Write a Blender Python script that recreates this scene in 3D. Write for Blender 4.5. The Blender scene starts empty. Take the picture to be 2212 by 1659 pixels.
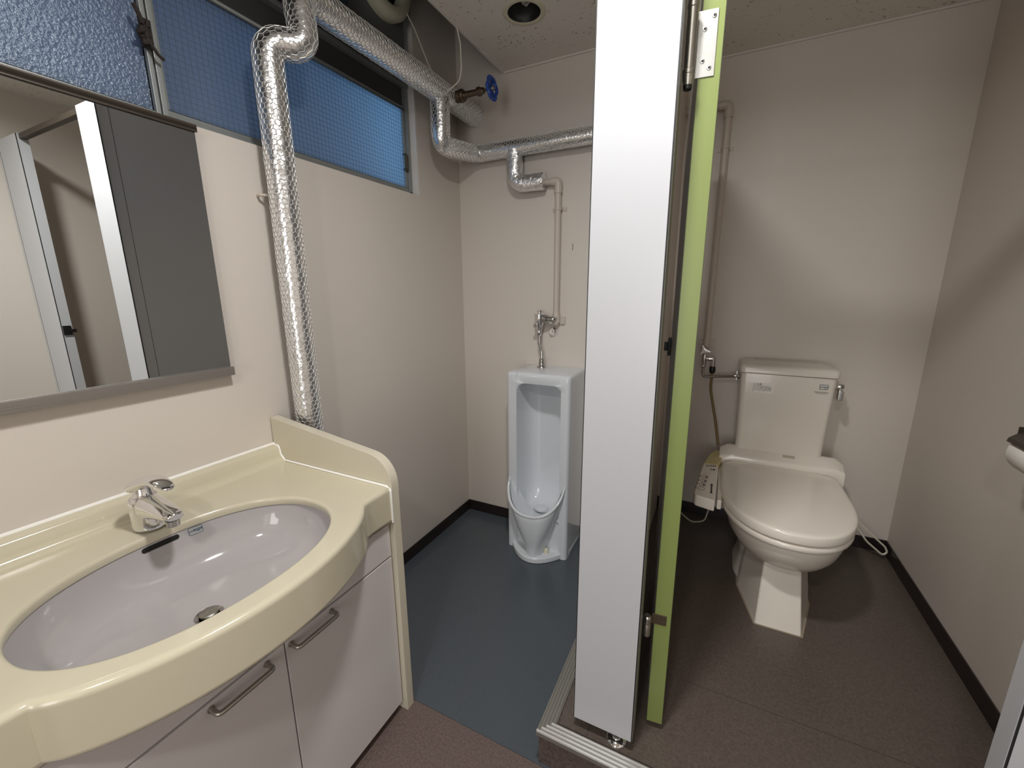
import bpy, bmesh, math, random
from mathutils import Vector, Matrix, Quaternion, noise as mnoise
random.seed(7)
PI = math.pi
SC = bpy.context.scene
COL = SC.collection

# ------------------------------------------------------------------ camera
CAMP = Vector((1.2779, 0.0, 1.30))
F_PX, PITCH, YAW, ROLL = 900.3, 0.21830273, 0.460103, 0.0061067
cam_d = bpy.data.cameras.new('camera'); cam = bpy.data.objects.new('camera', cam_d); COL.objects.link(cam)
cam_d.sensor_fit = 'HORIZONTAL'; cam_d.sensor_width = 36.0; cam_d.lens = 36.0 * F_PX / 2212.0
cam_d.clip_start = 0.02
fwd = Vector((-math.sin(YAW)*math.cos(PITCH), math.cos(YAW)*math.cos(PITCH), -math.sin(PITCH)))
rgt = Vector((math.cos(YAW), math.sin(YAW), 0)); dwn = fwd.cross(rgt)
r_ = rgt*math.cos(ROLL) + dwn*math.sin(ROLL); d_ = -rgt*math.sin(ROLL) + dwn*math.cos(ROLL)
mw = Matrix((r_, -d_, -fwd)).transposed().to_4x4(); mw.translation = CAMP
cam.matrix_world = mw
SC.camera = cam

# ------------------------------------------------------------------ world, exposure
SC.view_settings.view_transform = 'Standard'; SC.view_settings.look = 'None'
SC.view_settings.gamma = 1.0; SC.view_settings.use_curve_mapping = False
SC.view_settings.exposure = 0.12
wd = bpy.data.worlds.new('sky'); SC.world = wd; wd.use_nodes = True
bg = wd.node_tree.nodes['Background']
bg.inputs['Color'].default_value = (0.24, 0.56, 0.80, 1); bg.inputs['Strength'].default_value = 3.0
SC.cycles.max_bounces = 10; SC.cycles.diffuse_bounces = 6; SC.cycles.glossy_bounces = 6
SC.cycles.sample_clamp_indirect = 6.0
SC.cycles.use_denoising = True
SC.cycles.caustics_reflective = False; SC.cycles.caustics_refractive = False

# ------------------------------------------------------------------ room lamps (the lit recessed downlights)
LAMPS = [(1.05, 0.52, 18.5), (1.15, -0.75, 12.0)]
# added fill light behind the camera, shining in through the added entrance opening
FILL = bpy.data.lights.new('corridor_fill', 'AREA'); FILL.shape = 'RECTANGLE'; FILL.size = 0.95; FILL.size_y = 1.5; FILL.energy = 22.0
FILL.color = (0.97, 0.985, 1.0)
fill_o = bpy.data.objects.new('corridor_fill', FILL); COL.objects.link(fill_o); fill_o.location = (1.22, -2.35, 1.25); fill_o.rotation_euler = (PI/2, 0, 0)
def lamp_light(x, y, power):
    L = bpy.data.lights.new('downlight_glow', 'AREA'); L.shape = 'DISK'; L.size = 0.155; L.energy = power
    L.color = (1.0, 0.985, 0.965)
    o = bpy.data.objects.new('downlight_glow', L); COL.objects.link(o); o.location = (x, y, 2.315)
    return o

# ------------------------------------------------------------------ materials
def srgb(r, g, b):
    f = lambda c: (c/12.92 if c <= 0.04045 else ((c+0.055)/1.055)**2.4)
    return (f(r/255.), f(g/255.), f(b/255.), 1)
def nmat(name):
    m = bpy.data.materials.new(name); m.use_nodes = True
    nt = m.node_tree; return m, nt, nt.nodes['Principled BSDF']
def M(name, col, rough=0.5, metal=0.0, coat=0.0, spec=0.5, bump=None, var=None):
    """bump=(scale, strength), var=(scale, second colour, amount)"""
    m, nt, p = nmat(name)
    p.inputs['Base Color'].default_value = col; p.inputs['Roughness'].default_value = rough
    p.inputs['Metallic'].default_value = metal; p.inputs['Coat Weight'].default_value = coat
    p.inputs['Specular IOR Level'].default_value = spec
    if bump or var:
        tc = nt.nodes.new('ShaderNodeTexCoord')
    if bump:
        n = nt.nodes.new('ShaderNodeTexNoise'); n.inputs['Scale'].default_value = bump[0]; n.inputs['Detail'].default_value = 4
        b = nt.nodes.new('ShaderNodeBump'); b.inputs['Strength'].default_value = bump[1]; b.inputs['Distance'].default_value = 0.002
        nt.links.new(tc.outputs['Object'], n.inputs['Vector']); nt.links.new(n.outputs['Fac'], b.inputs['Height'])
        nt.links.new(b.outputs['Normal'], p.inputs['Normal'])
    if var:
        n = nt.nodes.new('ShaderNodeTexNoise'); n.inputs['Scale'].default_value = var[0]; n.inputs['Detail'].default_value = 5
        mx = nt.nodes.new('ShaderNodeMix'); mx.data_type = 'RGBA'
        mr = nt.nodes.new('ShaderNodeMapRange'); mr.inputs[1].default_value = 0.4; mr.inputs[2].default_value = 0.65
        mr.inputs[4].default_value = var[2]
        mx.inputs[6].default_value = col; mx.inputs[7].default_value = var[1]
        nt.links.new(tc.outputs['Object'], n.inputs['Vector']); nt.links.new(n.outputs['Fac'], mr.inputs[0])
        nt.links.new(mr.outputs[0], mx.inputs[0]); nt.links.new(mx.outputs[2], p.inputs['Base Color'])
    return m

wall_m = M('painted_wall', srgb(209, 201, 192), 0.55, bump=(260, 0.10))
trim_m = M('white_trim', srgb(214, 210, 203), 0.5)
base_m = M('dark_rubber_baseboard', srgb(38, 30, 29), 0.35)
laminate = M('white_laminate', srgb(190, 192, 196), 0.32, bump=(900, 0.02))
laminate_edge = M('grey_edge_strip', srgb(120, 116, 108), 0.4)
black_edge = M('black_joint', srgb(22, 24, 22), 0.5)
green_m = M('green_edge_band', srgb(128, 141, 80), 0.35)
green_edge = M('dark_green_edge', srgb(55, 66, 30), 0.5)
ceramic = M('white_ceramic', srgb(212, 216, 220), 0.08, coat=0.4)
ceramic_w = M('ivory_ceramic', srgb(222, 215, 204), 0.24, coat=0.12)
plastic_w = M('ivory_plastic', srgb(234, 227, 216), 0.16, coat=0.15)
plastic_y = M('yellowed_plastic', srgb(205, 192, 138), 0.25)
cream = M('cream_solid_surface', srgb(200, 193, 170), 0.16, coat=0.15)
cream_panel = M('cream_melamine', srgb(204, 197, 178), 0.4)
basin_m = M('lilac_grey_porcelain', srgb(172, 168, 168), 0.08, coat=0.3)
cab_m = M('pale_lilac_laminate', srgb(206, 201, 200), 0.45)
dark_gap = M('black_gap', srgb(14, 13, 12), 0.8)
chrome = M('chrome', (0.86, 0.86, 0.87, 1), 0.07, metal=1)
chrome_d = M('worn_chrome', (0.52, 0.50, 0.47, 1), 0.24, metal=1)
steel = M('brushed_steel', (0.52, 0.52, 0.50, 1), 0.36, metal=1, bump=(500, 0.05))
steel_d = M('tarnished_steel', (0.42, 0.40, 0.35, 1), 0.38, metal=1)
bronze = M('oxidised_brass', (0.14, 0.105, 0.07, 1), 0.42, metal=0.85, bump=(300, 0.2))
brown_al = M('bronze_aluminium', srgb(70, 62, 54), 0.4, metal=0.3)
al_m = M('grey_aluminium', srgb(150, 154, 153), 0.42, metal=0.55, bump=(220, 0.05))
al_dark = M('dull_dark_aluminium', srgb(78, 80, 80), 0.5, metal=0.3)
al_shiny = M('bright_aluminium', (0.90, 0.90, 0.88, 1), 0.42, metal=0.75)
al_worn = M('worn_aluminium', (0.30, 0.29, 0.26, 1), 0.5, metal=0.7, bump=(200, 0.3))
blue_paint = M('blue_enamel', srgb(28, 70, 160), 0.25, bump=(150, 0.15))
black_pl = M('black_plastic', srgb(20, 20, 20), 0.4)
pvc_m = M('painted_pvc', srgb(196, 185, 174), 0.4)
caulk_m = M('white_sealant', srgb(240, 239, 234), 0.5)
hose_gold = M('tan_hose', srgb(122, 102, 62), 0.4)
white_cord = M('white_cord', srgb(222, 216, 198), 0.45)
dark_panel = M('dark_grey_panel', srgb(66, 66, 66), 0.5)
grey_paint = M('slate_grey_paint', srgb(96, 99, 100), 0.45)
navy = M('navy_grey_paint', srgb(52, 60, 70), 0.45)
fan_cream = M('cream_plastic', srgb(206, 202, 178), 0.4)
print_dark = M('dark_print', srgb(60, 56, 52), 0.6)
print_red = M('dark_red_print', srgb(110, 62, 66), 0.6)
print_blue = M('blue_print', srgb(50, 92, 112), 0.6)
paper_m = M('white_paper', srgb(236, 234, 228), 0.85)
sticker_m = M('white_sticker', srgb(238, 236, 230), 0.5)
ink = M('black_ink', srgb(24, 22, 20), 0.7)
mirror_m = M('silvered_glass', (0.88, 0.90, 0.885, 1), 0.004, metal=1)
netting_m = M('galvanised_wire', (0.80, 0.79, 0.76, 1), 0.40, metal=0.35)
pan_dark = M('reflector_can', (0.45, 0.45, 0.44, 1), 0.25, metal=1)
bulb_m = M('frosted_tube', srgb(200, 200, 196), 0.3)
riser_m = M('brown_vinyl', srgb(96, 84, 80), 0.45, bump=(500, 0.25), var=(90, srgb(70, 58, 55), 0.8))
red_dot = M('red_dot', srgb(150, 50, 50), 0.4)

def vinyl(name, c1, c2, rough, scale):
    m, nt, p = nmat(name)
    tc = nt.nodes.new('ShaderNodeTexCoord')
    n1 = nt.nodes.new('ShaderNodeTexNoise'); n1.inputs['Scale'].default_value = scale; n1.inputs['Detail'].default_value = 8
    n1.inputs['Roughness'].default_value = 0.75
    n2 = nt.nodes.new('ShaderNodeTexNoise'); n2.inputs['Scale'].default_value = 5; n2.inputs['Detail'].default_value = 4
    mr = nt.nodes.new('ShaderNodeMapRange'); mr.inputs[1].default_value = 0.35; mr.inputs[2].default_value = 0.65
    mx = nt.nodes.new('ShaderNodeMix'); mx.data_type = 'RGBA'; mx.inputs[6].default_value = c1; mx.inputs[7].default_value = c2
    rr = nt.nodes.new('ShaderNodeMapRange'); rr.inputs[1].default_value = 0.3; rr.inputs[2].default_value = 0.7
    rr.inputs[3].default_value = rough - 0.02; rr.inputs[4].default_value = rough + 0.03
    b = nt.nodes.new('ShaderNodeBump'); b.inputs['Strength'].default_value = 0.08; b.inputs['Distance'].default_value = 0.001
    for n in (n1, n2): nt.links.new(tc.outputs['Object'], n.inputs['Vector'])
    nt.links.new(n1.outputs['Fac'], mr.inputs[0]); nt.links.new(mr.outputs[0], mx.inputs[0]); nt.links.new(mx.outputs[2], p.inputs['Base Color'])
    nt.links.new(n2.outputs['Fac'], rr.inputs[0]); nt.links.new(rr.outputs[0], p.inputs['Roughness'])
    nt.links.new(n1.outputs['Fac'], b.inputs['Height']); nt.links.new(b.outputs['Normal'], p.inputs['Normal'])
    return m
blue_vinyl = vinyl('blue_grey_vinyl', srgb(78, 85, 91), srgb(72, 79, 85), 0.25, 120)
brown_vinyl = vinyl('brown_vinyl_floor', srgb(112, 97, 92), srgb(84, 71, 67), 0.40, 140)
stall_vinyl = vinyl('dark_brown_vinyl_floor', srgb(100, 90, 83), srgb(78, 69, 63), 0.36, 140)

def ceiling_mat():
    m, nt, p = nmat('fissured_ceiling_board')
    tc = nt.nodes.new('ShaderNodeTexCoord')
    mp = nt.nodes.new('ShaderNodeMapping'); mp.inputs['Scale'].default_value = (1.0, 1.9, 1.0); mp.inputs['Rotation'].default_value = (0, 0, 0.5)
    v = nt.nodes.new('ShaderNodeTexVoronoi'); v.inputs['Scale'].default_value = 38
    nz = nt.nodes.new('ShaderNodeTexNoise'); nz.inputs['Scale'].default_value = 60; nz.inputs['Detail'].default_value = 6
    nz2 = nt.nodes.new('ShaderNodeTexNoise'); nz2.inputs['Scale'].default_value = 9
    add = nt.nodes.new('ShaderNodeMixRGB'); add.inputs[0].default_value = 0.06
    r = nt.nodes.new('ShaderNodeMapRange'); r.inputs[1].default_value = 0.13; r.inputs[2].default_value = 0.19
    m2 = nt.nodes.new('ShaderNodeMapRange'); m2.inputs[1].default_value = 0.40; m2.inputs[2].default_value = 0.52
    mx2 = nt.nodes.new('ShaderNodeMath'); mx2.operation = 'MAXIMUM'
    mx = nt.nodes.new('ShaderNodeMix'); mx.data_type = 'RGBA'
    mx.inputs[6].default_value = srgb(92, 88, 82); mx.inputs[7].default_value = srgb(222, 217, 208)
    b = nt.nodes.new('ShaderNodeBump'); b.inputs['Strength'].default_value = 0.5; b.inputs['Distance'].default_value = 0.003
    nt.links.new(tc.outputs['Object'], mp.inputs['Vector']); nt.links.new(tc.outputs['Object'], nz.inputs['Vector'])
    nt.links.new(mp.outputs[0], add.inputs[1]); nt.links.new(nz.outputs['Color'], add.inputs[2])
    nt.links.new(add.outputs[0], v.inputs['Vector']); nt.links.new(tc.outputs['Object'], nz2.inputs['Vector'])
    nt.links.new(v.outputs['Distance'], r.inputs[0]); nt.links.new(nz2.outputs['Fac'], m2.inputs[0])
    inv = nt.nodes.new('ShaderNodeMath'); inv.operation = 'SUBTRACT'; inv.inputs[0].default_value = 1.0
    nt.links.new(m2.outputs[0], inv.inputs[1])
    nt.links.new(r.outputs[0], mx2.inputs[0]); nt.links.new(inv.outputs[0], mx2.inputs[1])
    nt.links.new(mx2.outputs[0], mx.inputs[0]); nt.links.new(mx.outputs[2], p.inputs['Base Color'])
    nt.links.new(mx2.outputs[0], b.inputs['Height']); nt.links.new(b.outputs['Normal'], p.inputs['Normal'])
    p.inputs['Roughness'].default_value = 0.9
    return m
ceil_m = ceiling_mat()

def foil_mat(name, scale, strength):
    m, nt, p = nmat(name)
    p.inputs['Base Color'].default_value = (0.92, 0.925, 0.93, 1); p.inputs['Metallic'].default_value = 1.0
    p.inputs['Roughness'].default_value = 0.22
    tc = nt.nodes.new('ShaderNodeTexCoord')
    n = nt.nodes.new('ShaderNodeTexNoise'); n.inputs['Scale'].default_value = scale; n.inputs['Detail'].default_value = 5; n.inputs['Distortion'].default_value = 1.2
    v = nt.nodes.new('ShaderNodeTexVoronoi'); v.feature = 'DISTANCE_TO_EDGE'; v.inputs['Scale'].default_value = scale*0.6
    a = nt.nodes.new('ShaderNodeMath'); a.operation = 'ADD'
    b = nt.nodes.new('ShaderNodeBump'); b.inputs['Strength'].default_value = strength; b.inputs['Distance'].default_value = 0.004
    for k in (n, v): nt.links.new(tc.outputs['Object'], k.inputs['Vector'])
    nt.links.new(n.outputs['Fac'], a.inputs[0]); nt.links.new(v.outputs['Distance'], a.inputs[1])
    nt.links.new(a.outputs[0], b.inputs['Height']); nt.links.new(b.outputs['Normal'], p.inputs['Normal'])
    return m
foil = foil_mat('crinkled_foil', 70, 0.30)
foil2 = foil_mat('very_crinkled_foil', 80, 0.75)

def glass_mat(name, grid, sparkle):
    """rolled (frosted) wired glass: lets daylight through as soft blue light, shiny bumpy surface"""
    m, nt, p = nmat(name)
    out = nt.nodes['Material Output']
    tc = nt.nodes.new('ShaderNodeTexCoord')
    tl = nt.nodes.new('ShaderNodeBsdfTranslucent'); gl = nt.nodes.new('ShaderNodeBsdfGlossy'); gl.inputs['Roughness'].default_value = 0.30
    gl.inputs['Color'].default_value = (0.6, 0.68, 0.75, 1)
    df = nt.nodes.new('ShaderNodeBsdfDiffuse'); df.inputs['Color'].default_value = srgb(118, 134, 158)
    n = nt.nodes.new('ShaderNodeTexNoise'); n.inputs['Scale'].default_value = 160; n.inputs['Detail'].default_value = 3
    b = nt.nodes.new('ShaderNodeBump'); b.inputs['Strength'].default_value = sparkle; b.inputs['Distance'].default_value = 0.003
    nt.links.new(tc.outputs['Object'], n.inputs['Vector']); nt.links.new(n.outputs['Fac'], b.inputs['Height'])
    for s in (gl,): nt.links.new(b.outputs['Normal'], s.inputs['Normal'])
    # wire grid inside the glass
    sep = nt.nodes.new('ShaderNodeSeparateXYZ'); nt.links.new(tc.outputs['Object'], sep.inputs[0])
    masks = []
    for ax in ('Y', 'Z'):
        mm = nt.nodes.new('ShaderNodeMath'); mm.operation = 'MULTIPLY'; mm.inputs[1].default_value = 1.0/0.0155
        fr = nt.nodes.new('ShaderNodeMath'); fr.operation = 'FRACT'
        lt = nt.nodes.new('ShaderNodeMath'); lt.operation = 'LESS_THAN'; lt.inputs[1].default_value = 0.11
        nt.links.new(sep.outputs[ax], mm.inputs[0]); nt.links.new(mm.outputs[0], fr.inputs[0]); nt.links.new(fr.outputs[0], lt.inputs[0]); masks.append(lt)
    mxm = nt.nodes.new('ShaderNodeMath'); mxm.operation = 'MAXIMUM'
    nt.links.new(masks[0].outputs[0], mxm.inputs[0]); nt.links.new(masks[1].outputs[0], mxm.inputs[1])
    sc = nt.nodes.new('ShaderNodeMath'); sc.operation = 'MULTIPLY'; sc.inputs[1].default_value = grid
    nt.links.new(mxm.outputs[0], sc.inputs[0])
    col = nt.nodes.new('ShaderNodeMix'); col.data_type = 'RGBA'
    col.inputs[6].default_value = (0.80, 0.82, 0.92, 1); col.inputs[7].default_value = (0.14, 0.17, 0.22, 1)
    nt.links.new(sc.outputs[0], col.inputs[0]); nt.links.new(col.outputs[2], tl.inputs['Color'])
    m1 = nt.nodes.new('ShaderNodeMixShader'); m1.inputs[0].default_value = 0.38
    m2 = nt.nodes.new('ShaderNodeMixShader'); m2.inputs[0].default_value = 0.10
    nt.links.new(tl.outputs[0], m1.inputs[1]); nt.links.new(df.outputs[0], m1.inputs[2])
    nt.links.new(m1.outputs[0], m2.inputs[1]); nt.links.new(gl.outputs[0], m2.inputs[2])
    nt.links.new(m2.outputs[0], out.inputs['Surface'])
    return m
glass_r = glass_mat('wired_frosted_glass', 0.85, 0.35)
glass_l = glass_mat('old_rolled_glass', 0.35, 0.9)

# ------------------------------------------------------------------ mesh builder
class G:
    def __init__(s): s.v = []; s.f = []
    def add(s, vs, fs):
        o = len(s.v); s.v += [tuple(v) for v in vs]; s.f += [[i+o for i in f] for f in fs]; return s
    def box(s, x0, x1, y0, y1, z0, z1):
        v = [(x0,y0,z0),(x1,y0,z0),(x1,y1,z0),(x0,y1,z0),(x0,y0,z1),(x1,y0,z1),(x1,y1,z1),(x0,y1,z1)]
        return s.add(v, [[3,2,1,0],[4,5,6,7],[0,1,5,4],[1,2,6,5],[2,3,7,6],[3,0,4,7]])
    def loft(s, secs, closed=True, cap=(True, True)):
        n = len(secs[0]); vs = [p for c in secs for p in c]; fs = []
        m = n if closed else n-1
        for i in range(len(secs)-1):
            for j in range(m):
                k = (j+1) % n
                fs.append([i*n+j, i*n+k, (i+1)*n+k, (i+1)*n+j])
        if cap[0]: fs.append(list(range(n))[::-1])
        if cap[1]: fs.append([(len(secs)-1)*n+j for j in range(n)])
        return s.add(vs, fs)
    def prism(s, poly, a0, a1, axis='z'):
        def mk(p, a):
            return {'z': (p[0], p[1], a), 'y': (p[0], a, p[1]), 'x': (a, p[0], p[1])}[axis]
        return s.loft([[mk(p, a0) for p in poly], [mk(p, a1) for p in poly]])
    def lathe(s, prof, c, axis='z', seg=24, cap=(True, True), flip=1):
        """prof: list of (r, h)"""
        c = Vector(c); secs = []
        for r, h in prof:
            ring = []
            for k in range(seg):
                t = 2*PI*k/seg; a, b = r*math.cos(t), r*math.sin(t)
                ring.append(c + {'z': Vector((a, b, h)), 'x': Vector((h, a, b)), 'y': Vector((b, h, a))}[axis])
            secs.append(ring)
        return s.loft(secs, cap=cap)
    def tube(s, path, r, seg=10, cap=True, flat=None):
        P = [Vector(p) for p in path]; fr = frames(P); secs = []
        for i, (p, (t, u, w)) in enumerate(zip(P, fr)):
            rr = r[i] if isinstance(r, (list, tuple)) else r
            secs.append([p + (u*math.cos(2*PI*k/seg) + w*math.sin(2*PI*k/seg))*rr for k in range(seg)])
        return s.loft(secs, cap=(cap, cap))
    def ball(s, c, r, seg=14, rings=8, sx=1, sy=1, sz=1):
        prof = [(max(1e-5, math.sin(PI*i/rings)), -math.cos(PI*i/rings)) for i in range(rings+1)]
        secs = [[(c[0]+r*sx*a*math.cos(2*PI*k/seg), c[1]+r*sy*a*math.sin(2*PI*k/seg), c[2]+r*sz*h) for k in range(seg)] for a, h in prof]
        return s.loft(secs)
def frames(P):
    n = len(P); T = []
    for i in range(n):
        a = P[max(0, i-1)]; b = P[min(n-1, i+1)]; T.append((b-a).normalized())
    u = T[0].orthogonal().normalized()
    # a stable starting direction
    ref = Vector((0, 0, 1)) if abs(T[0].z) < 0.9 else Vector((1, 0, 0))
    u = (ref - T[0]*ref.dot(T[0])).normalized()
    out = []
    for i in range(n):
        if i: 
            q = T[i-1].rotation_difference(T[i]); u = (q @ u); u = (u - T[i]*u.dot(T[i])).normalized()
        out.append((T[i], u, T[i].cross(u)))
    return out
def obj(name, g, mat, parent=None, bevel=0, seg=2, smooth=True, angle=38, kind=None, label=None, sub=0):
    me = bpy.data.meshes.new(name)
    me.from_pydata(g.v, [], g.f); me.validate()
    bm = bmesh.new(); bm.from_mesh(me)
    bmesh.ops.remove_doubles(bm, verts=bm.verts, dist=1e-6)
    bmesh.ops.recalc_face_normals(bm, faces=bm.faces)
    if bevel:
        es = [e for e in bm.edges if len(e.link_faces) == 2 and e.calc_face_angle(0) > math.radians(30)]
        bmesh.ops.bevel(bm, geom=es, offset=bevel, segments=seg, affect='EDGES', profile=0.5, clamp_overlap=True)
    bm.to_mesh(me); bm.free()
    me.materials.append(mat)
    o = bpy.data.objects.new(name, me); COL.objects.link(o)
    if smooth:
        me.polygons.foreach_set('use_smooth', [True]*len(me.polygons))
        me.set_sharp_from_angle(angle=math.radians(angle))
    if bevel:
        wn = o.modifiers.new('wn', 'WEIGHTED_NORMAL'); wn.keep_sharp = True
    if sub:
        md = o.modifiers.new('sub', 'SUBSURF'); md.levels = sub; md.render_levels = sub
    if parent:
        o.parent = parent; o.matrix_parent_inverse = world_loc(parent)
    if kind: o['kind'] = kind
    if label: o['label'] = label
    return o
def world_loc(p):
    # meshes are written in world coordinates; only a top-level Empty is moved to the thing's base
    return Matrix.Translation(-p.location) if p.parent is None else Matrix.Identity(4)
def thing(name, label, cat, loc=(0, 0, 0), group=None):
    o = bpy.data.objects.new(name, None); COL.objects.link(o); o.location = loc; o.empty_display_size = 0.05
    o['label'] = label; o['category'] = cat
    if group: o['group'] = group
    return o
def tag(o, label, cat, group=None):
    o['label'] = label; o['category'] = cat
    if group: o['group'] = group
    return o
def struct(name, g, mat, label=None, **k):
    return obj(name, g, mat, kind='structure', label=label, **k)
def arc(c, r, a0, a1, n, plane='xz', off=0):
    out = []
    for i in range(n+1):
        t = a0 + (a1-a0)*i/n
        out.append((c[0]+r*math.cos(t), c[1]+r*math.sin(t)))
    return out
def rrect(x0, x1, y0, y1, r, n=5):
    return (arc((x1-r, y1-r), r, 0, PI/2, n) + arc((x0+r, y1-r), r, PI/2, PI, n)
            + arc((x0+r, y0+r), r, PI, 1.5*PI, n) + arc((x1-r, y0+r), r, 1.5*PI, 2*PI, n))
def fillet(P, r, n=7):
    """polyline with rounded corners; r scalar or list per inner corner"""
    P = [Vector(p) for p in P]; out = [P[0]]
    for i in range(1, len(P)-1):
        rr = r[i-1] if isinstance(r, (list, tuple)) else r
        a = (P[i-1]-P[i]).normalized(); b = (P[i+1]-P[i]).normalized()
        ang = a.angle(b); d = min(rr/math.tan(ang/2), 0.49*(P[i-1]-P[i]).length, 0.49*(P[i+1]-P[i]).length)
        s, e = P[i]+a*d, P[i]+b*d
        for k in range(n+1):
            t = k/n; out.append(s*(1-t)**2 + P[i]*2*t*(1-t) + e*t*t)
    out.append(P[-1]); return out
def resample(P, step):
    P = [Vector(p) for p in P]; out = [P[0]]; acc = 0
    L = [0]
    for i in range(1, len(P)): L.append(L[-1] + (P[i]-P[i-1]).length)
    n = max(2, round(L[-1]/step)); j = 0
    for k in range(1, n):
        s = L[-1]*k/n
        while L[j+1] < s: j += 1
        t = (s-L[j])/(L[j+1]-L[j]); out.append(P[j].lerp(P[j+1], t))
    out.append(P[-1]); return out, L[-1]
def text_mesh(name, body, size, mat, mtx, parent, extrude=0.0):
    cu = bpy.data.curves.new(name, 'FONT'); cu.body = body; cu.size = size; cu.extrude = extrude
    cu.align_x = 'CENTER'; cu.align_y = 'CENTER'
    t = bpy.data.objects.new(name, cu); COL.objects.link(t)
    dg = bpy.context.evaluated_depsgraph_get(); dg.update()
    me = bpy.data.meshes.new_from_object(t.evaluated_get(dg))
    bpy.data.objects.remove(t); me.transform(mtx); me.materials.clear(); me.materials.append(mat)
    o = bpy.data.objects.new(name, me); COL.objects.link(o)
    o.parent = parent; o.matrix_parent_inverse = world_loc(parent)
    return o

# ================================================================== ROOM
XR, YB, YS, ZC, STEP = 2.06, 1.98, 2.301, 2.302, 0.1092
XP0, XP1 = 1.012, 1.052           # side partition between urinal and stall
YF = -1.30                         # wall behind the camera
WY0, WY1, WZ0, WZ1 = -0.45, 1.645, 1.728, 2.62   # window opening in the left wall
# left wall with the window opening
g = G()
g.box(-0.12, 0, YF, YB, 0, WZ0); g.box(-0.12, 0, WY1, YB, WZ0, 2.75); g.box(-0.12, 0, YF, WY0, WZ0, 2.75); g.box(-0.12, 0, WY0, WY1, WZ1, 2.75)
struct('wall_left', g, wall_m)
struct('wall_back', G().box(-0.12, XP1, YB, YS+0.1, 0, 2.75), wall_m)
struct('wall_stall', G().box(XP1, XR, YS, YS+0.1, 0, 2.75), wall_m)
struct('wall_right', G().box(XR, XR+0.1, YF, YS+0.1, 0, 2.75), wall_m)
struct('wall_front', G().box(-0.12, 0.75, YF-0.1, YF, 0, 2.75).box(1.70, XR+0.1, YF-0.1, YF, 0, 2.75).box(0.75, 1.70, YF-0.1, YF, 2.02, 2.75), wall_m)  # doorway gap added so the fill light can enter
struct('wall_corridor', G().box(0.55, 0.65, -2.5, YF-0.1, 0, 2.3).box(1.80, 1.90, -2.5, YF-0.1, 0, 2.3).box(0.55, 1.90, -2.5, -2.4, 0, 2.3).box(0.55, 1.90, -2.5, YF-0.1, 2.3, 2.4), wall_m)  # corridor shell added beyond the doorway to house the fill light
struct('floor_corridor', G().box(0.55, 1.90, -2.5, YF-0.1, -0.1, -0.003), brown_vinyl)
struct('trim_5', G().box(0.72, 0.75, YF-0.11, YF+0.01, 0, 2.05).box(1.70, 1.73, YF-0.11, YF+0.01, 0, 2.05).box(0.75, 1.70, YF-0.11, YF+0.01, 2.02, 2.05), trim_m, 'white frame of the added entrance opening behind the camera')
fl = struct('floor', G().box(-0.12, XR+0.1, YF-0.1, YS+0.1, -0.1, -0.003), brown_vinyl)
obj('vinyl_sheet', G().box(0, 1.0, 0.8485, YB, -0.003, 0.0), blue_vinyl, fl, label='blue grey vinyl sheet')
obj('vinyl_sheet', G().box(0, XR, YF, 0.8475, -0.003, 0.0), brown_vinyl, fl, label='brown speckled vinyl sheet')
PX0, PY0 = 0.925, 0.849
pf = struct('floor_platform', G().box(PX0+0.006, XP1, PY0+0.006, YB, 0, STEP-0.003).box(XP1, XR, PY0+0.006, YS, 0, STEP-0.003), riser_m, 'raised platform of the toilet stall with brown vinyl riser')
obj('vinyl_sheet', G().box(PX0+0.05, XP1, PY0+0.05, YB, STEP-0.003, STEP).box(XP1, XR, 1.197, YS, STEP-0.003, STEP), stall_vinyl, pf)
obj('vinyl_sheet', G().box(XP1+.001, XR, PY0+0.05, 1.1955, STEP-0.003, STEP), stall_vinyl, pf)
# ceiling with a downlight hole per lamp; slot above the window is left open (higher)
CX0 = 0.268
def ceiling():
    holes = [(0.530, 1.628, 0.062)] + [(x, y, 0.085) for x, y, p in LAMPS]
    bm = bmesh.new()
    outer = [(CX0, YF), (XR, YF), (XR, YS), (CX0, YS)]
    ev = []
    def loop(pts):
        vs = [bm.verts.new((x, y, ZC)) for x, y in pts]
        for i in range(len(vs)): ev.append(bm.edges.new((vs[i], vs[(i+1) % len(vs)])))
    loop(outer)
    for x, y, r in holes: loop([(x+r*math.cos(2*PI*k/32), y+r*math.sin(2*PI*k/32)) for k in range(32)])
    bmesh.ops.triangle_fill(bm, use_beauty=True, use_dissolve=False, edges=ev)
    ex = bmesh.ops.extrude_face_region(bm, geom=bm.faces[:])
    for e in ex['geom']:
        if isinstance(e, bmesh.types.BMVert): e.co.z = ZC+0.012
    bmesh.ops.recalc_face_normals(bm, faces=bm.faces)
    me = bpy.data.meshes.new('ceiling'); bm.to_mesh(me); bm.free(); me.materials.append(ceil_m)
    o = bpy.data.objects.new('ceiling', me); COL.objects.link(o); o['kind'] = 'structure'; return o
ceil = ceiling()
struct('ceiling_slot', G().box(-0.12, CX0+0.02, YF, YS, 2.75, 2.80).box(CX0+0.002, CX0+0.02, YF, YB, ZC+0.012, 2.75), dark_panel, 'dark raised slot of the ceiling above the window')
struct('ceiling_slab', G().box(CX0+0.02, XR+0.1, YF, YS+0.1, 2.62, 2.70), dark_panel)
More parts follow.
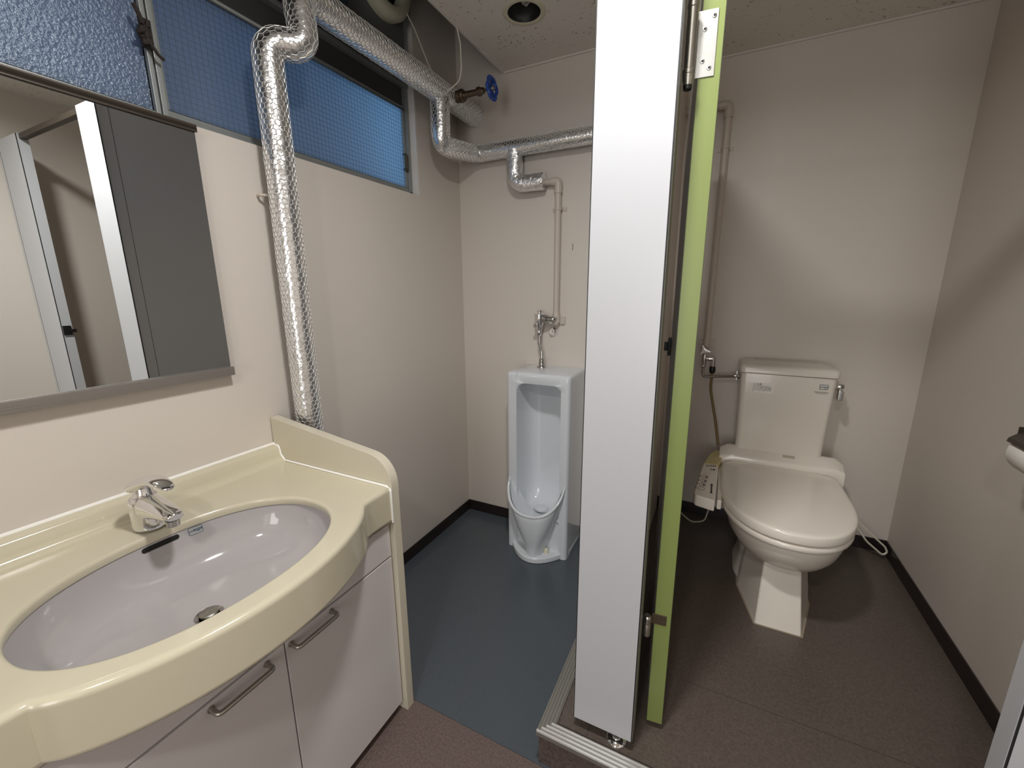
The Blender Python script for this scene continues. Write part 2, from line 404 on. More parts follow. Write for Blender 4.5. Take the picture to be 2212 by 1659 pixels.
# trims
struct('trim_1', G().box(CX0-0.010, CX0+0.002, YF, YB, ZC-0.006, ZC+0.016), trim_m, 'white edge strip along the ceiling slot', bevel=0.002)
struct('trim_2', G().box(CX0, XP1, YB-0.009, YB, ZC-0.007, ZC), trim_m, 'white ceiling trim on the urinal wall')
struct('trim_3', G().box(XP1, XR, YS-0.009, YS, ZC-0.007, ZC), trim_m, 'white ceiling trim on the stall wall')
struct('trim_4', G().box(XR-0.009, XR, YF, YS-0.009, ZC-0.007, ZC), trim_m, 'white ceiling trim on the right wall')
# baseboards
struct('baseboard_left', G().box(0, 0.006, 0.84, YB, 0, 0.062), base_m, bevel=0.002)
struct('baseboard_back', G().box(0.006, XP1-0.04, YB-0.006, YB, 0, 0.062), base_m, bevel=0.002)
struct('baseboard_stall', G().box(XP1, XR, YS-0.006, YS, STEP, STEP+0.062), base_m, bevel=0.002)
struct('baseboard_right', G().box(XR-0.006, XR, PY0+0.06, YS-0.006, STEP, STEP+0.062), base_m, bevel=0.002)
# small scratch on the urinal wall
sc_g = G().tube([(0.62, YB-0.0005, 1.52), (0.623, YB-0.001, 1.507), (0.620, YB-0.0005, 1.490)], 0.0012, 6)
obj('wall_scuff', sc_g, print_dark, bpy.data.objects['wall_back'])

# ================================================================== WINDOW
win = struct('window_1', G().box(-0.062, -0.030, WY0, 1.630, 1.7315, 1.745)             # bottom rail of frame
             .box(-0.062, -0.030, 1.617, 1.634, 1.7315, 2.175).box(-0.062, -0.026, WY0, 1.634, 2.160, 2.176), al_m,
             'long high window with two frosted blue sliding panes in grey aluminium frames', bevel=0.002)
obj('reveal', G().box(-0.06, 0.0015, 1.635, 1.6475, 1.7275, 2.20), trim_m, win, label='light plastered reveal strip')
obj('sill_gap', G().box(-0.060, -0.012, WY0, 1.634, 1.7285, 1.7312), dark_gap, win)
obj('transom_panel', G().box(-0.062, -0.050, WY0, 1.633, 2.088, 2.160), dark_panel, win, label='dark grey panel above the sashes')
obj('head_panel', G().box(-0.072, -0.058, WY0, 1.64, 2.176, WZ1), navy, win, label='navy grey panel behind the fan')
def sash(name, y0, y1, z0, z1, x0, x1, w, gm, wl=None):
    f = G()
    wl = wl or w
    f.box(x0, x1, y0, y1, z0, z0+w).box(x0, x1, y0, y1, z1-w, z1).box(x0, x1, y0, y0+wl, z0+w, z1-w).box(x0, x1, y1-w, y1, z0+w, z1-w)
    s = obj(name, f, al_m, win, bevel=0.0015)
    obj('pane', G().box((x0+x1)/2-0.002, (x0+x1)/2+0.002, y0+wl-0.004, y1-w+0.004, z0+w-0.004, z1-w+0.004), gm, s, smooth=False)
    return s
s_r = sash('sash', 0.668, 1.616, 1.746, 2.087, -0.056, -0.040, 0.013, glass_r, wl=0.020)
s_l = sash('sash', -0.42, 0.648, 1.7325, 2.087, -0.034, -0.016, 0.008, glass_l)
g = G().box(-0.032, -0.006, 0.640, 0.650, 1.733, 2.087).box(-0.030, -0.006, 0.654, 0.666, 1.733, 2.087).box(-0.032, -0.018, 0.650, 0.654, 1.733, 2.087)
obj('meeting_stile', g, al_m, s_l, bevel=0.001)
# crescent latch, rusty black
g = G().box(-0.006, 0.006, 0.632, 0.652, 1.870, 1.930)
for i in range(16):
    g.ball((0.002+random.random()*0.008, 0.630+random.random()*0.016, 1.866+random.random()*0.060), 0.0045+random.random()*0.004, 7, 4, sx=0.8+random.random()*0.6, sy=0.6+random.random(), sz=0.6+random.random())
g.tube([(0.012, 0.640, 1.880), (0.016, 0.652, 1.858), (0.014, 0.664, 1.852)], 0.004, 7)
g.tube([(0.012, 0.632, 1.915), (0.018, 0.622, 1.935), (0.016, 0.618, 1.945)], 0.005, 7)
g.tube([(0.010, 0.634, 1.900), (0.018, 0.616, 1.890)], 0.004, 7)
obj('latch', g, M('black_rust', srgb(44, 37, 33), 0.85, bump=(250, 0.6)), s_l, label='rusty black window latch')
g = G().tube(fillet([(-0.040, 1.590, 1.892), (-0.020, 1.590, 1.892), (-0.020, 1.590, 1.832), (-0.040, 1.590, 1.832)], 0.006, 3), 0.003, 8)
g.box(-0.040, -0.032, 1.602, 1.614, 1.826, 1.895)
obj('pull_handle', g, bronze, s_r, label='dark finger pull')
# alley wall outside
nb = obj('neighbour_wall', G().box(-0.55, -0.40, -3.5, 1.50, 0, 3.4), M('outside_render', srgb(168, 160, 186), 0.9))
nb['kind'] = 'structure'; nb['label'] = 'wall of the next building outside the window'

# ================================================================== MIRROR
mr = thing('wall_mirror', 'wide frameless mirror in metal rails above the washbasin', 'mirror', (0.0, 0.40, 1.08))
MY0, MY1, MZ0, MZ1 = -0.10, 0.706, 1.083, 1.716
obj('mirror_glass', G().box(0.012, 0.018, MY0, MY1, MZ0+0.004, MZ1-0.004), mirror_m, mr, smooth=False)
obj('top_rail', G().box(0.001, 0.012, MY0, MY1+0.004, MZ1-0.012, MZ1+0.008).box(0.012, 0.024, MY0, MY1+0.004, MZ1-0.003, MZ1+0.008).box(0.019, 0.024, MY0, MY1+0.004, MZ1-0.010, MZ1-0.003), brown_al, mr, bevel=0.001)
obj('bottom_rail', G().box(0.001, 0.012, MY0, MY1+0.003, MZ0-0.014, MZ0+0.008).box(0.012, 0.030, MY0, MY1+0.003, MZ0-0.014, MZ0-0.001).box(0.020, 0.030, MY0, MY1+0.003, MZ0-0.001, MZ0+0.010), M('grey_brown_rail', srgb(142, 136, 130), 0.4, metal=0.5), mr, bevel=0.001)
obj('backing', G().box(0.001, 0.012, MY0, MY1-0.002, MZ0+0.008, MZ1-0.012), dark_gap, mr)

# ================================================================== VANITY
VY0, VY1 = 0.005, 0.8095
XFR = 0.485
cab = thing('vanity_cabinet', 'pale lilac vanity cabinet with two doors and bar handles under the cream basin', 'cabinet', (0.25, 0.40, 0))
obj('carcass', G().box(0.012, XFR-0.019, VY0+0.001, VY0+0.017, 0.03, 0.655).box(0.012, XFR-0.019, VY1-0.017, VY1-0.001, 0.03, 0.655).box(0.012, XFR-0.019, VY0+0.017, VY1-0.017, 0.03, 0.048).box(0.012, 0.018, VY0+0.017, VY1-0.017, 0.048, 0.60), cab_m, cab)
obj('plinth', G().box(0.03, XFR-0.06, VY0+0.02, VY1-0.004, 0.0, 0.03), dark_gap, cab)
obj('front_panel', G().box(XFR-0.018, XFR, VY0+0.02, VY1-0.004, 0.555, 0.655), cab_m, cab, bevel=0.0015)
def door(y0, y1, hy0, hy1, hinge):
    d = obj('door', G().box(XFR-0.018, XFR, y0, y1, 0.034, 0.5495), cab_m, cab, bevel=0.0015)
    h = G().tube(fillet([(XFR, hy0, 0.536), (XFR+0.026, hy0, 0.536), (XFR+0.026, hy1, 0.536), (XFR, hy1, 0.536)], 0.009, 5), 0.0052, 10)
    h.lathe([(0.007, 0), (0.007, 0.003)], (XFR, hy0, 0.536), 'x', 12).lathe([(0.007, 0), (0.007, 0.003)], (XFR, hy1, 0.536), 'x', 12)
    obj('handle', h, steel_d, d)
door(0.4685, VY1-0.004, 0.481, 0.590, 1)
door(VY0+0.02, 0.4655, 0.315, 0.424, 0)
def end_panel(y0, y1):
    pts = [(0.004, 0.0), (0.470, 0.0), (0.500, 0.0), (0.500, 0.758)]
    c = arc((0.415, 0.772), 0.085, 0.0, PI/2-0.10, 9)
    pts += c + [(0.004, 0.909)]
    return G().prism(pts, y0, y1, 'y')
obj('end_panel', end_panel(VY1+0.0005, VY1+0.0290), cream_panel, cab, bevel=0.0015, label='cream end panel with rounded top corner')
obj('end_panel', end_panel(VY0-0.0295, VY0-0.001), cream_panel, cab, bevel=0.0015, label='cream end panel on the far left')

ct = thing('basin_counter', 'cream bow-fronted counter with oval lilac grey washbasin', 'washbasin', (0.25, 0.40, 0.66))
ZT = 0.7705
def front_x(y):
    u = (y-0.41)/0.298
    return 0.498 + (0.114*(1-u*u)**0.75 if abs(u) < 1 else 0)
OC, OA, OB = (0.368, 0.395), 0.193, 0.264     # oval centre, half x, half y
def oval(t, s=1.0, n=2.2):
    c, d = math.cos(t), math.sin(t)
    return (OC[0]+OA*s*math.copysign(abs(c)**(2/n), c), OC[1]+OB*s*math.copysign(abs(d)**(2/n), d))
def counter():
    XB = 0.040
    # outline
    out = [(XB, VY0)]
    N = 60
    for i in range(N+1):
        y = VY0 + (VY1-VY0)*i/N; out.append((front_x(y), y))
    out.append((XB, VY1))
    ang = lambda p: math.atan2((p[1]-OC[1])/OB, (p[0]-OC[0])/OA)
    cor = [ang(p) for p in (out[0], out[1], out[N+1], out[N+2])]
    ts = sorted(cor + [t for t in (-PI+2*PI*k/150 for k in range(150)) if min(abs(t-c) for c in cor) > 0.016])
    poly = out
    def cast(t):
        d = Vector((OA*math.cos(t), OB*math.sin(t))); best = None
        for i in range(len(poly)):
            a = Vector(poly[i])-Vector(OC); b = Vector(poly[(i+1) % len(poly)])-Vector(OC); e = b-a
            den = d.x*e.y-d.y*e.x
            if abs(den) < 1e-12: continue
            s = (a.x*e.y-a.y*e.x)/den; q = (a.x*d.y-a.y*d.x)/den
            if s > 0 and -1e-6 <= q <= 1+1e-6 and (best is None or s < best): best = s
        return (OC[0]+d.x*best, OC[1]+d.y*best)
    secs = []
    outer = [cast(t) for t in ts]
    def ring(fn, z): return [(fn(k)[0], fn(k)[1], z) for k in range(len(ts))]
    def inset(d):
        r = []
        for k in range(len(ts)):
            o = Vector(outer[k]); n = o-Vector(outer[k-1]); m = Vector(outer[(k+1) % len(ts)])-o
            tn = (n.normalized()+m.normalized())
            nn = Vector((tn.y, -tn.x)).normalized()
            r.append((o.x-nn.x*d, o.y-nn.y*d))
        return r
    i0, i1, i2, i3 = inset(0.013), inset(0.009), inset(0.0026), inset(0.0)
    secs.append(ring(lambda k: oval(ts[k], 1.012), ZT-0.020))
    secs.append(ring(lambda k: oval(ts[k], 1.0), ZT-0.007))
    secs.append(ring(lambda k: oval(ts[k], 1.012), ZT-0.001))
    secs.append(ring(lambda k: oval(ts[k], 1.026), ZT)); secs.append(ring(lambda k: oval(ts[k], 1.045), ZT))
    secs.append(ring(lambda k: i0[k], ZT)); secs.append(ring(lambda k: i1[k], ZT)); secs.append(ring(lambda k: i2[k], ZT-0.0026)); secs.append(ring(lambda k: i3[k], ZT-0.009)); secs.append(ring(lambda k: i3[k], ZT-0.013))
    secs.append(ring(lambda k: i3[k], 0.676)); secs.append(ring(lambda k: i3[k], 0.672)); secs.append(ring(lambda k: i1[k], 0.6615))
    secs.append(ring(lambda k: oval(ts[k], 1.0), 0.6615))
    gg = G().loft(secs, cap=(False, False))
    # backsplash with cove
    prof = [(0.002, 0.66), (0.002, 0.8165), (0.030, 0.8165), (0.037, 0.811), (0.0405, 0.79), (0.044, 0.780), (0.050, 0.7735), (0.062, 0.7706), (0.062, 0.765), (0.040, 0.66)]
    gg.prism(prof, VY0, VY1, 'y')
    return gg
def counter_obj():
    o = obj('countertop', counter(), cream, ct, angle=50)
    return o
counter_obj()
BS = [(ZT-0.012, 1.03), (0.745, 1.02), (0.725, 1.0), (0.700, 0.965), (0.675, 0.90), (0.655, 0.79), (0.643, 0.64), (0.636, 0.45), (0.632, 0.25), (0.630, 0.105)]
def bscale(z):
    for (z0, s0), (z1, s1) in zip(BS, BS[1:]):
        if z1 <= z <= z0: return s0+(s1-s0)*(z0-z)/(z0-z1)
    return 1.0
def bring(z, s, n=72):
    e = 1.0 if s > 0.3 else 0.0
    pts = []
    for k in range(n):
        t = 2*PI*k/n; p = oval(t, s)
        if s < 0.3:
            w = (0.3-s)/0.2; w = min(1, w)
            q = (OC[0]-0.01+0.023*math.cos(t)*s/0.105, OC[1]+0.023*math.sin(t)*s/0.105)
            p = (p[0]*(1-w)+q[0]*w, p[1]*(1-w)+q[1]*w)
        pts.append((p[0], p[1], z))
    return pts
bs = obj('basin', G().loft([bring(z, s) for z, s in BS], cap=(False, False)), basin_m, ct, sub=1)
def basin_x(y, z):
    s = bscale(z); d = abs((y-OC[1])/(OB*s)); n = 2.2
    return OC[0] - OA*s*max(0, 1-d**n)**(1/n)
def basin_patch(poly_yz, off):
    return [(basin_x(y, z)+off, y, z) for y, z in poly_yz]
sl = [(0.408+y, 0.7395+z) for y, z in rrect(-0.036, 0.036, -0.0055, 0.0055, 0.0054, 5)]
obj('overflow_slot', G().loft([basin_patch(sl, -0.004), basin_patch(sl, 0.0012)]), dark_gap, bs)
def ribbon(pts, w, off, closed=True):
    """thin raised line on the basin wall following yz points"""
    P = [Vector((basin_x(y, z)+off, y, z)) for y, z in pts]
    if closed: P.append(P[0]); P.append(P[1])
    return G().tube(P, w, 5)
lg = rrect(0.4625, 0.490, 0.7290, 0.7470, 0.003, 3)
gl_ = ribbon(lg, 0.00045, 0.0009)
gl_.tube([Vector((basin_x(0.4625+0.0275*k/8, 0.7385)+0.0009, 0.4625+0.0275*k/8, 0.7375+0.0012*math.sin(k*0.9))) for k in range(9)], 0.0007, 5)
gl_.tube([Vector((basin_x(0.472+0.018*k/5, 0.7405)+0.0009, 0.472+0.018*k/5, 0.7402)) for k in range(6)], 0.0009, 5)
gl_.tube([Vector((basin_x(0.479+0.006*k/3, 0.736)+0.0009, 0.479+0.006*k/3, 0.7352)) for k in range(4)], 0.0005, 5)
obj('printed_mark', gl_, print_blue, bs)
DC = (OC[0]-0.01, OC[1], 0.630)
dr = obj('drain', G().lathe([(0.0235, -0.03), (0.0235, -0.002), (0.027, 0.001), (0.0255, 0.0025), (0.019, -0.002), (0.0185, -0.03)], DC, 'z', 28, cap=(True, True)), chrome_d, bs)
obj('stopper', G().lathe([(0.003, -0.02), (0.003, 0.002), (0.0170, 0.004), (0.0175, 0.0075), (0.015, 0.0095), (0.0001, 0.0100)], DC, 'z', 26), steel_d, bs)
# sealant beads
g = G().tube([(0.0060, VY0, 0.8195), (0.0060, VY1, 0.8195)], 0.0052, 8)
g.tube(fillet([(0.008, VY1-0.0035, 0.8185), (0.033, VY1-0.0035, 0.8175), (0.0415, VY1-0.0035, 0.787), (0.056, VY1-0.0035, 0.7720), (0.485, VY1-0.0035, 0.7715), (0.4995, VY1-0.0035, 0.762), (0.4995, VY1-0.0035, 0.664)], 0.006, 3), 0.0034, 8)
obj('sealant_bead', g, caulk_m, ct)

# faucet
FX, FY = 0.126, 0.412
fa = thing('faucet', 'chrome single lever faucet on the cream counter', 'faucet', (FX, FY, ZT))
def ell(cx, cy, z, rx, ry, tilt=0, n=28):
    return [(cx+rx*math.cos(2*PI*k/n), cy+ry*math.sin(2*PI*k/n), z+tilt*rx*math.cos(2*PI*k/n)) for k in range(n)]
fb = G().loft([ell(FX+0.004, FY, ZT, 0.031, 0.0265), ell(FX+0.004, FY, ZT+0.003, 0.0315, 0.027), ell(FX+0.003, FY, ZT+0.02, 0.029, 0.0265), ell(FX, FY, ZT+0.045, 0.0265, 0.026), ell(FX, FY, ZT+0.073, 0.0262, 0.026)])
fbo = obj('body', fb, chrome, fa, sub=1)
def spout():
    secs = []
    for t in [0, .15, .3, .45, .6, .75, .88, .96, 1.0]:
        x = FX+0.004+0.112*t; zc = ZT+0.046+0.014*t-0.012*t*t
        ry = 0.0250*(1-t)+0.0175*t; rz = 0.0200*(1-t)**1.3+0.0098
        if t > 0.9: ry *= 1-(t-0.9)*3.2; rz *= 1-(t-0.9)*3.0
        secs.append([(x+0.25*(rz*math.sin(2*PI*k/24))*t, FY+ry*math.cos(2*PI*k/24)*(1 if True else 1), zc+rz*math.sin(2*PI*k/24)) for k in range(24)])
    return G().loft(secs)
spo = obj('spout', spout(), chrome, fa, sub=1)
obj('aerator', G().lathe([(0.0105, 0), (0.0115, 0.012)], (FX+0.098, FY, ZT+0.027), 'z', 20), chrome_d, fa)
def lever():
    secs = []
    zc0 = ZT+0.0745
    # cap dome drawn out into a drooping lever
    path = [(-0.0262, 0.004, 0.002, 0.0028), (-0.024, 0.013, 0.012, 0.0128), (-0.016, 0.0225, 0.021, 0.0220), (0.000, 0.0262, 0.030, 0.0290), (0.012, 0.0258, 0.0345, 0.0270), (0.024, 0.0235, 0.038, 0.0230), (0.040, 0.0195, 0.0415, 0.0190), (0.060, 0.0165, 0.0435, 0.0145), (0.080, 0.0150, 0.0425, 0.0115), (0.098, 0.0135, 0.0385, 0.0095), (0.108, 0.0105, 0.0350, 0.0080), (0.1135, 0.0050, 0.0325, 0.0050)]
    for dx, ry, top, h in path:
        zt = zc0+top; zb = zt-h
        ring = []
        for k in range(24):
            a = 2*PI*k/24; c, s = math.cos(a), math.sin(a)
            z = (zt+zb)/2 + (zt-zb)/2*(math.copysign(abs(s)**0.8, s))
            ring.append((FX+dx, FY+ry*c, z))
        secs.append(ring)
    return G().loft(secs)
lv = obj('lever', lever(), chrome, fa, sub=1)
fa.scale = (1.16, 1.16, 1.16)
obj('neck', G().lathe([(0.020, 0.0), (0.0165, 0.006), (0.0150, 0.022)], (FX+0.006, FY, ZT+0.071), 'z', 22), chrome, fa)
obj('heat_dot', G().ball((FX+0.014, FY-0.0215, ZT+0.0935), 0.0028, 10, 6), red_dot, fa)

# ================================================================== INSULATED PIPES
def jacket(path, r, mat_seg=28, amp=0.0012, step=0.012):
    P, L = resample(path, step)
    n = len(P); R = [r(i/(n-1)) if callable(r) else r for i in range(n)]
    fr = frames(P); secs = []
    for i in range(n):
        t, u, w = fr[i]
        ring = []
        for k in range(mat_seg):
            a = 2*PI*k/mat_seg; d = u*math.cos(a)+w*math.sin(a)
            q = P[i]+d*R[i]; dn = mnoise.noise(q*28)*amp + mnoise.noise(q*75)*amp*0.5
            ring.append(q+d*dn)
        secs.append(ring)
    return G().loft(secs)
def netting(path, r, s0=0.0, s1=1.0, cell=0.0152, wr=0.00085, off=0.0016):
    P, L = resample(path, 0.006)
    n = len(P); fr = frames(P)
    rf = r if callable(r) else (lambda t: r)
    rm = rf(0.5)
    nc = max(10, round(2*PI*rm/cell)); da = 2*PI/nc
    ch = 2*PI*rm/nc              # cell width round the pipe
    e = ch/math.sqrt(3)          # hexagon edge
    row = 1.5*e
    def pt(s, a):
        x = min(max(s/L, 0), 1)*(n-1); i = min(int(x), n-2); f = x-i
        c = P[i].lerp(P[i+1], f); u = fr[i][1].lerp(fr[i+1][1], f).normalized(); t = fr[i][0].lerp(fr[i+1][0], f).normalized(); w = t.cross(u)
        a += 0.9*s + 0.05*math.sin(s*31+a)
        d = u*math.cos(a)+w*math.sin(a)
        q = c+d*rf(min(max(s/L, 0), 1)); dn = mnoise.noise(q*28)*0.0012
        j = Vector((mnoise.noise(q*90), mnoise.noise(q*90+Vector((7, 3, 1))), mnoise.noise(q*90+Vector((1, 9, 4)))))*0.0012
        return q+d*(off+dn)+j, d
    gg = G()
    def seg(p0, d0, p1, d1):
        t = (p1-p0).normalized(); s_ = t.cross(d0).normalized()
        vs = []
        for p, d in ((p0, d0), (p1, d1)):
            vs += [p+d*wr, p-d*wr*0.5+s_*wr*0.9, p-d*wr*0.5-s_*wr*0.9]
        gg.add(vs, [[0, 1, 4, 3], [1, 2, 5, 4], [2, 0, 3, 5]])
    m0 = int(L*s0/row); m1 = int(L*s1/row)
    for m in range(m0, m1):
        s = m*row; odd = (m % 2)*0.5
        for k in range(nc):
            a = (k+odd)*da
            A = pt(s, a); B = pt(s+e, a)
            C1 = pt(s+1.5*e, a+0.5*da); C2 = pt(s+1.5*e, a-0.5*da)
            seg(*A, *B); seg(*B, *C1); seg(*B, *C2)
    return gg
# main run + drop beside the mirror (one continuous pipe)
main_path = fillet([(0.107, YB, 2.142), (0.110, 0.985, 2.142), (0.1285, 0.985, 1.990), (0.070, 0.902, 1.990), (0.070, 0.902, 0.002)], [0.06, 0.052, 0.052], 8)
PM, LM = resample(main_path, 0.01)
def r_main(t):
    s = t*LM
    return 0.0455-0.0035*min(1, s/0.9) if s < 0.95 else 0.0385
mp = thing('insulated_pipe', 'thick foil-wrapped pipe in chicken wire dropping past the window to the basin', 'pipe', (0.07, 0.902, 0))
jk = obj('foil_jacket', jacket(main_path, r_main), foil, mp)
obj('wire_netting', netting(main_path, r_main, 0.0, 0.80), netting_m, mp, kind='stuff', smooth=False)
g = G().tube([(0.001, 0.866, 1.585), (0.018, 0.864, 1.585), (0.036, 0.880, 1.585)], 0.0042, 8)
obj('pipe_hook', g, pvc_m, mp)
br_path = fillet([(0.107, 1.678, 2.118), (0.105, 1.676, 1.930), (0.136, 1.930, 1.957), (1.010, 1.930, 1.957)], [0.05, 0.06], 8)
r_br = lambda t: 0.0405-0.0045*min(1, t/0.4)
bp = thing('insulated_pipe', 'thinner foil-wrapped branch pipe along the back wall above the urinal', 'pipe', (0.14, 1.93, 1.90))
obj('foil_jacket', jacket(br_path, r_br), foil, bp)
obj('wire_netting', netting(br_path, r_br, 0.02, 0.99, cell=0.0150), netting_m, bp, kind='stuff', smooth=False)
dp_path = fillet([(0.343, 1.930, 1.945), (0.343, 1.932, 1.797), (0.492, 1.937, 1.797)], [0.05], 8)
obj('drop_jacket', jacket(dp_path, 0.0375, amp=0.0026), foil2, bp, label='crinkled foil drop without wire')
# gate valve on the main pipe
vy, vz = 1.75, 2.139
gv = thing('gate_valve', 'brown brass gate valve with blue handwheel sticking out of the main pipe', 'valve', (0.15, vy, vz))
g = G().lathe([(0.022, 0), (0.024, 0.002), (0.024, 0.014), (0.021, 0.018), (0.025, 0.022), (0.026, 0.034), (0.022, 0.040)], (0.146, vy, vz), 'x', 6 if False else 16)
obj('bonnet', g, bronze, gv, angle=25)
obj('neck', G().lathe([(0.017, 0), (0.0130, 0.012), (0.0115, 0.07)], (0.183, vy, vz), 'x', 18), bronze, gv)
obj('gland_nut', G().lathe([(0.0155, 0), (0.0175, 0.002), (0.0175, 0.018), (0.013, 0.023), (0.012, 0.034)], (0.252, vy, vz), 'x', 6), bronze, gv, angle=20)
obj('stem', G().lathe([(0.0055, 0), (0.0055, 0.055)], (0.275, vy, vz), 'x', 12), bronze, gv)
WX = 0.325
hw = obj('handwheel', G().tube([(WX+0.002*math.sin(5*t), vy+(0.0385+0.0028*math.cos(6*t))*math.cos(t), vz+(0.0385+0.0028*math.cos(6*t))*math.sin(t)) for t in [2*PI*k/60 for k in range(61)]], 0.0074, 10), blue_paint, gv)
for k in range(5):
    a = 2*PI*k/5+0.3
    obj('spoke', G().tube([(WX-0.004, vy+0.006*math.cos(a), vz+0.006*math.sin(a)), (WX, vy+0.038*math.cos(a), vz+0.038*math.sin(a))], 0.0058, 8), blue_paint, hw)
obj('hub', G().lathe([(0.009, -0.008), (0.010, 0), (0.008, 0.006)], (WX, vy, vz), 'x', 14).lathe([(0.0062, 0.006), (0.0062, 0.010)], (WX, vy, vz), 'x', 6), steel_d, hw)
# painted water pipe to the urinal
up = thing('water_pipe', 'beige painted water pipe running down the back wall to the urinal valve', 'pipe', (0.55, 1.955, 1.165))
PXu, PYu = 0.5535, 1.9555
obj('tube', G().tube(fillet([(0.488, PYu, 1.795), (PXu, PYu, 1.795), (PXu, PYu, 1.168)], [0.030], 8), 0.0150, 18), pvc_m, up)
obj('elbow', G().tube(fillet([(0.520, PYu, 1.795), (PXu, PYu, 1.795), (PXu, PYu, 1.742)], [0.030], 8), 0.0182, 18), pvc_m, up)
obj('socket', G().lathe([(0.0155, 0.050), (0.0185, 0.035), (0.0195, 0.0)], (PXu, PYu, 1.150), 'z', 20).ball((PXu, PYu, 1.15), 0.0175, 16, 8), pvc_m, up)
def saddle(x, y, z, yw):
    c = G()
    c.loft([[(x+r*math.cos(t), y-r*math.sin(t)*1.0, z+dz) for t in [PI*k/12 for k in range(13)]] for r, dz in ((0.0152, -0.006), (0.0175, -0.006), (0.0175, 0.006), (0.0152, 0.006), (0.0152, -0.006))], closed=False, cap=(False, False))
    c.box(x-0.036, x-0.015, yw-0.0035, yw-0.001, z-0.008, z+0.008).box(x+0.015, x+0.036, yw-0.0035, yw-0.001, z-0.008, z+0.008)
    c.box(x-0.0175, x-0.0152, y, yw-0.001, z-0.006, z+0.006).box(x+0.0152, x+0.0175, y, yw-0.001, z-0.006, z+0.006)
    return c
obj('saddle_clip', saddle(PXu, PYu, 1.675, YB), pvc_m, up)
obj('wall_lug', G().box(PXu+0.012, PXu+0.040, YB-0.012, YB, 1.140, 1.178), pvc_m, up, bevel=0.003)

# ================================================================== URINAL
ur = thing('urinal', 'white floor-standing ceramic urinal against the back wall', 'urinal', (0.541, 1.85, 0))
UX0, UX1, UY, UT = 0.381, 0.703, 1.745, 0.926
IX0, IX1, IT = 0.436, 0.661, 0.874       # opening
UC = 0.5425
def urinal_shell():
    gg = G()
    def outer(z):   # outer U from front-left lip round the back to the front-right lip
        r = 0.020
        pts = [(IX0, UY)]
        pts += [(UX0+r*(1-math.sin(t)) if False else UX0+r-r*math.sin(t), UY+r-r*math.cos(t)) for t in [PI/2*k/6 for k in range(7)]]
        pts += [(UX0, 1.85), (UX0, YB-0.001), (UX0+0.1, YB-0.001), (UX1-0.1, YB-0.001), (UX1, YB-0.001), (UX1, 1.85)]
        pts += [(UX1-r+r*math.cos(t), UY+r-r*math.sin(t)) for t in [PI/2*k/6 for k in range(7)]]
        pts += [(IX1, UY)]
        return pts
    def recess(z, ins=0.0, depth=1.0):   # concave inside from right lip to left lip
        pts = []
        x0, x1 = IX0+ins, IX1-ins
        n = 16
        for k in range(n+1):
            t = PI*k/n
            c, s = math.cos(t), math.sin(t)
            px = (x0+x1)/2 + (x1-x0)/2*math.copysign(abs(c)**0.45, c)
            py = UY+0.008 + 0.165*depth*abs(s)**0.55
            pts.append((px, py))
        return pts
    def sec(z, ins, depth, lip=True):
        o = outer(z); r = recess(z, ins, depth)
        # rounded lips
        l = [(IX1+0.002, UY), (IX1-0.002+0.001, UY+0.001), (IX1-0.001, UY+0.005)] if False else []
        return [(x, y, z) for x, y in o] + [(x, y, z) for x, y in r]
    secs = []
    for z in [0.0, 0.05, 0.15, 0.19]:
        secs.append(sec(z, 0.0, 0.001))
    for z, d, i in [(0.195, 0.25, .03), (0.205, 0.62, .014), (0.225, 0.85, .006), (0.26, 0.97, .002), (0.32, 1.0, 0), (0.45, 1.0, 0), (0.60, 1.0, 0), (0.75, 1.0, 0), (0.82, 0.97, 0.0), (0.845, 0.90, 0.003), (0.860, 0.78, 0.010), (0.868, 0.62, 0.018), (0.873, 0.35, 0.028), (0.8745, 0.02, 0.034)]:
        secs.append(sec(z, i, d))
    secs.append(sec(0.89, 0.0, 0.001)); secs.append(sec(0.910, 0.0, 0.001))
    # rounded top front edge
    n0 = len(secs[-1])
    for z, dy in [(0.918, 0.002), (0.923, 0.006), (UT, 0.014)]:
        s = []
        for (x, y, zz) in secs[-1] if False else sec(z, 0, 0.001):
            k = min(1, max(0, (YB-0.05-y)/0.15)); 
            fx = 1 if x < UC else -1
            edge = 1 if (abs(x-UX0) < 0.03 or abs(x-UX1) < 0.03) else 0
            s.append((x+fx*dy*0.7*edge, y+dy*k, z))
        secs.append(s)
    gg.loft(secs)
    return gg
sh = obj('shell', urinal_shell(), ceramic, ur, angle=48)
def rim_pt(t):
    """rim of the bowl: t 0..1 from the left lip down round the front to the right lip"""
    x = UC + 0.1465*math.copysign(abs(math.cos(PI*(1-t)))**0.85, math.cos(PI*(1-t)))
    s = math.sin(PI*t)
    y = UY+0.009 - 0.115*s**1.05
    z = 0.405 - 0.150*s**0.85
    return (x, y, z)
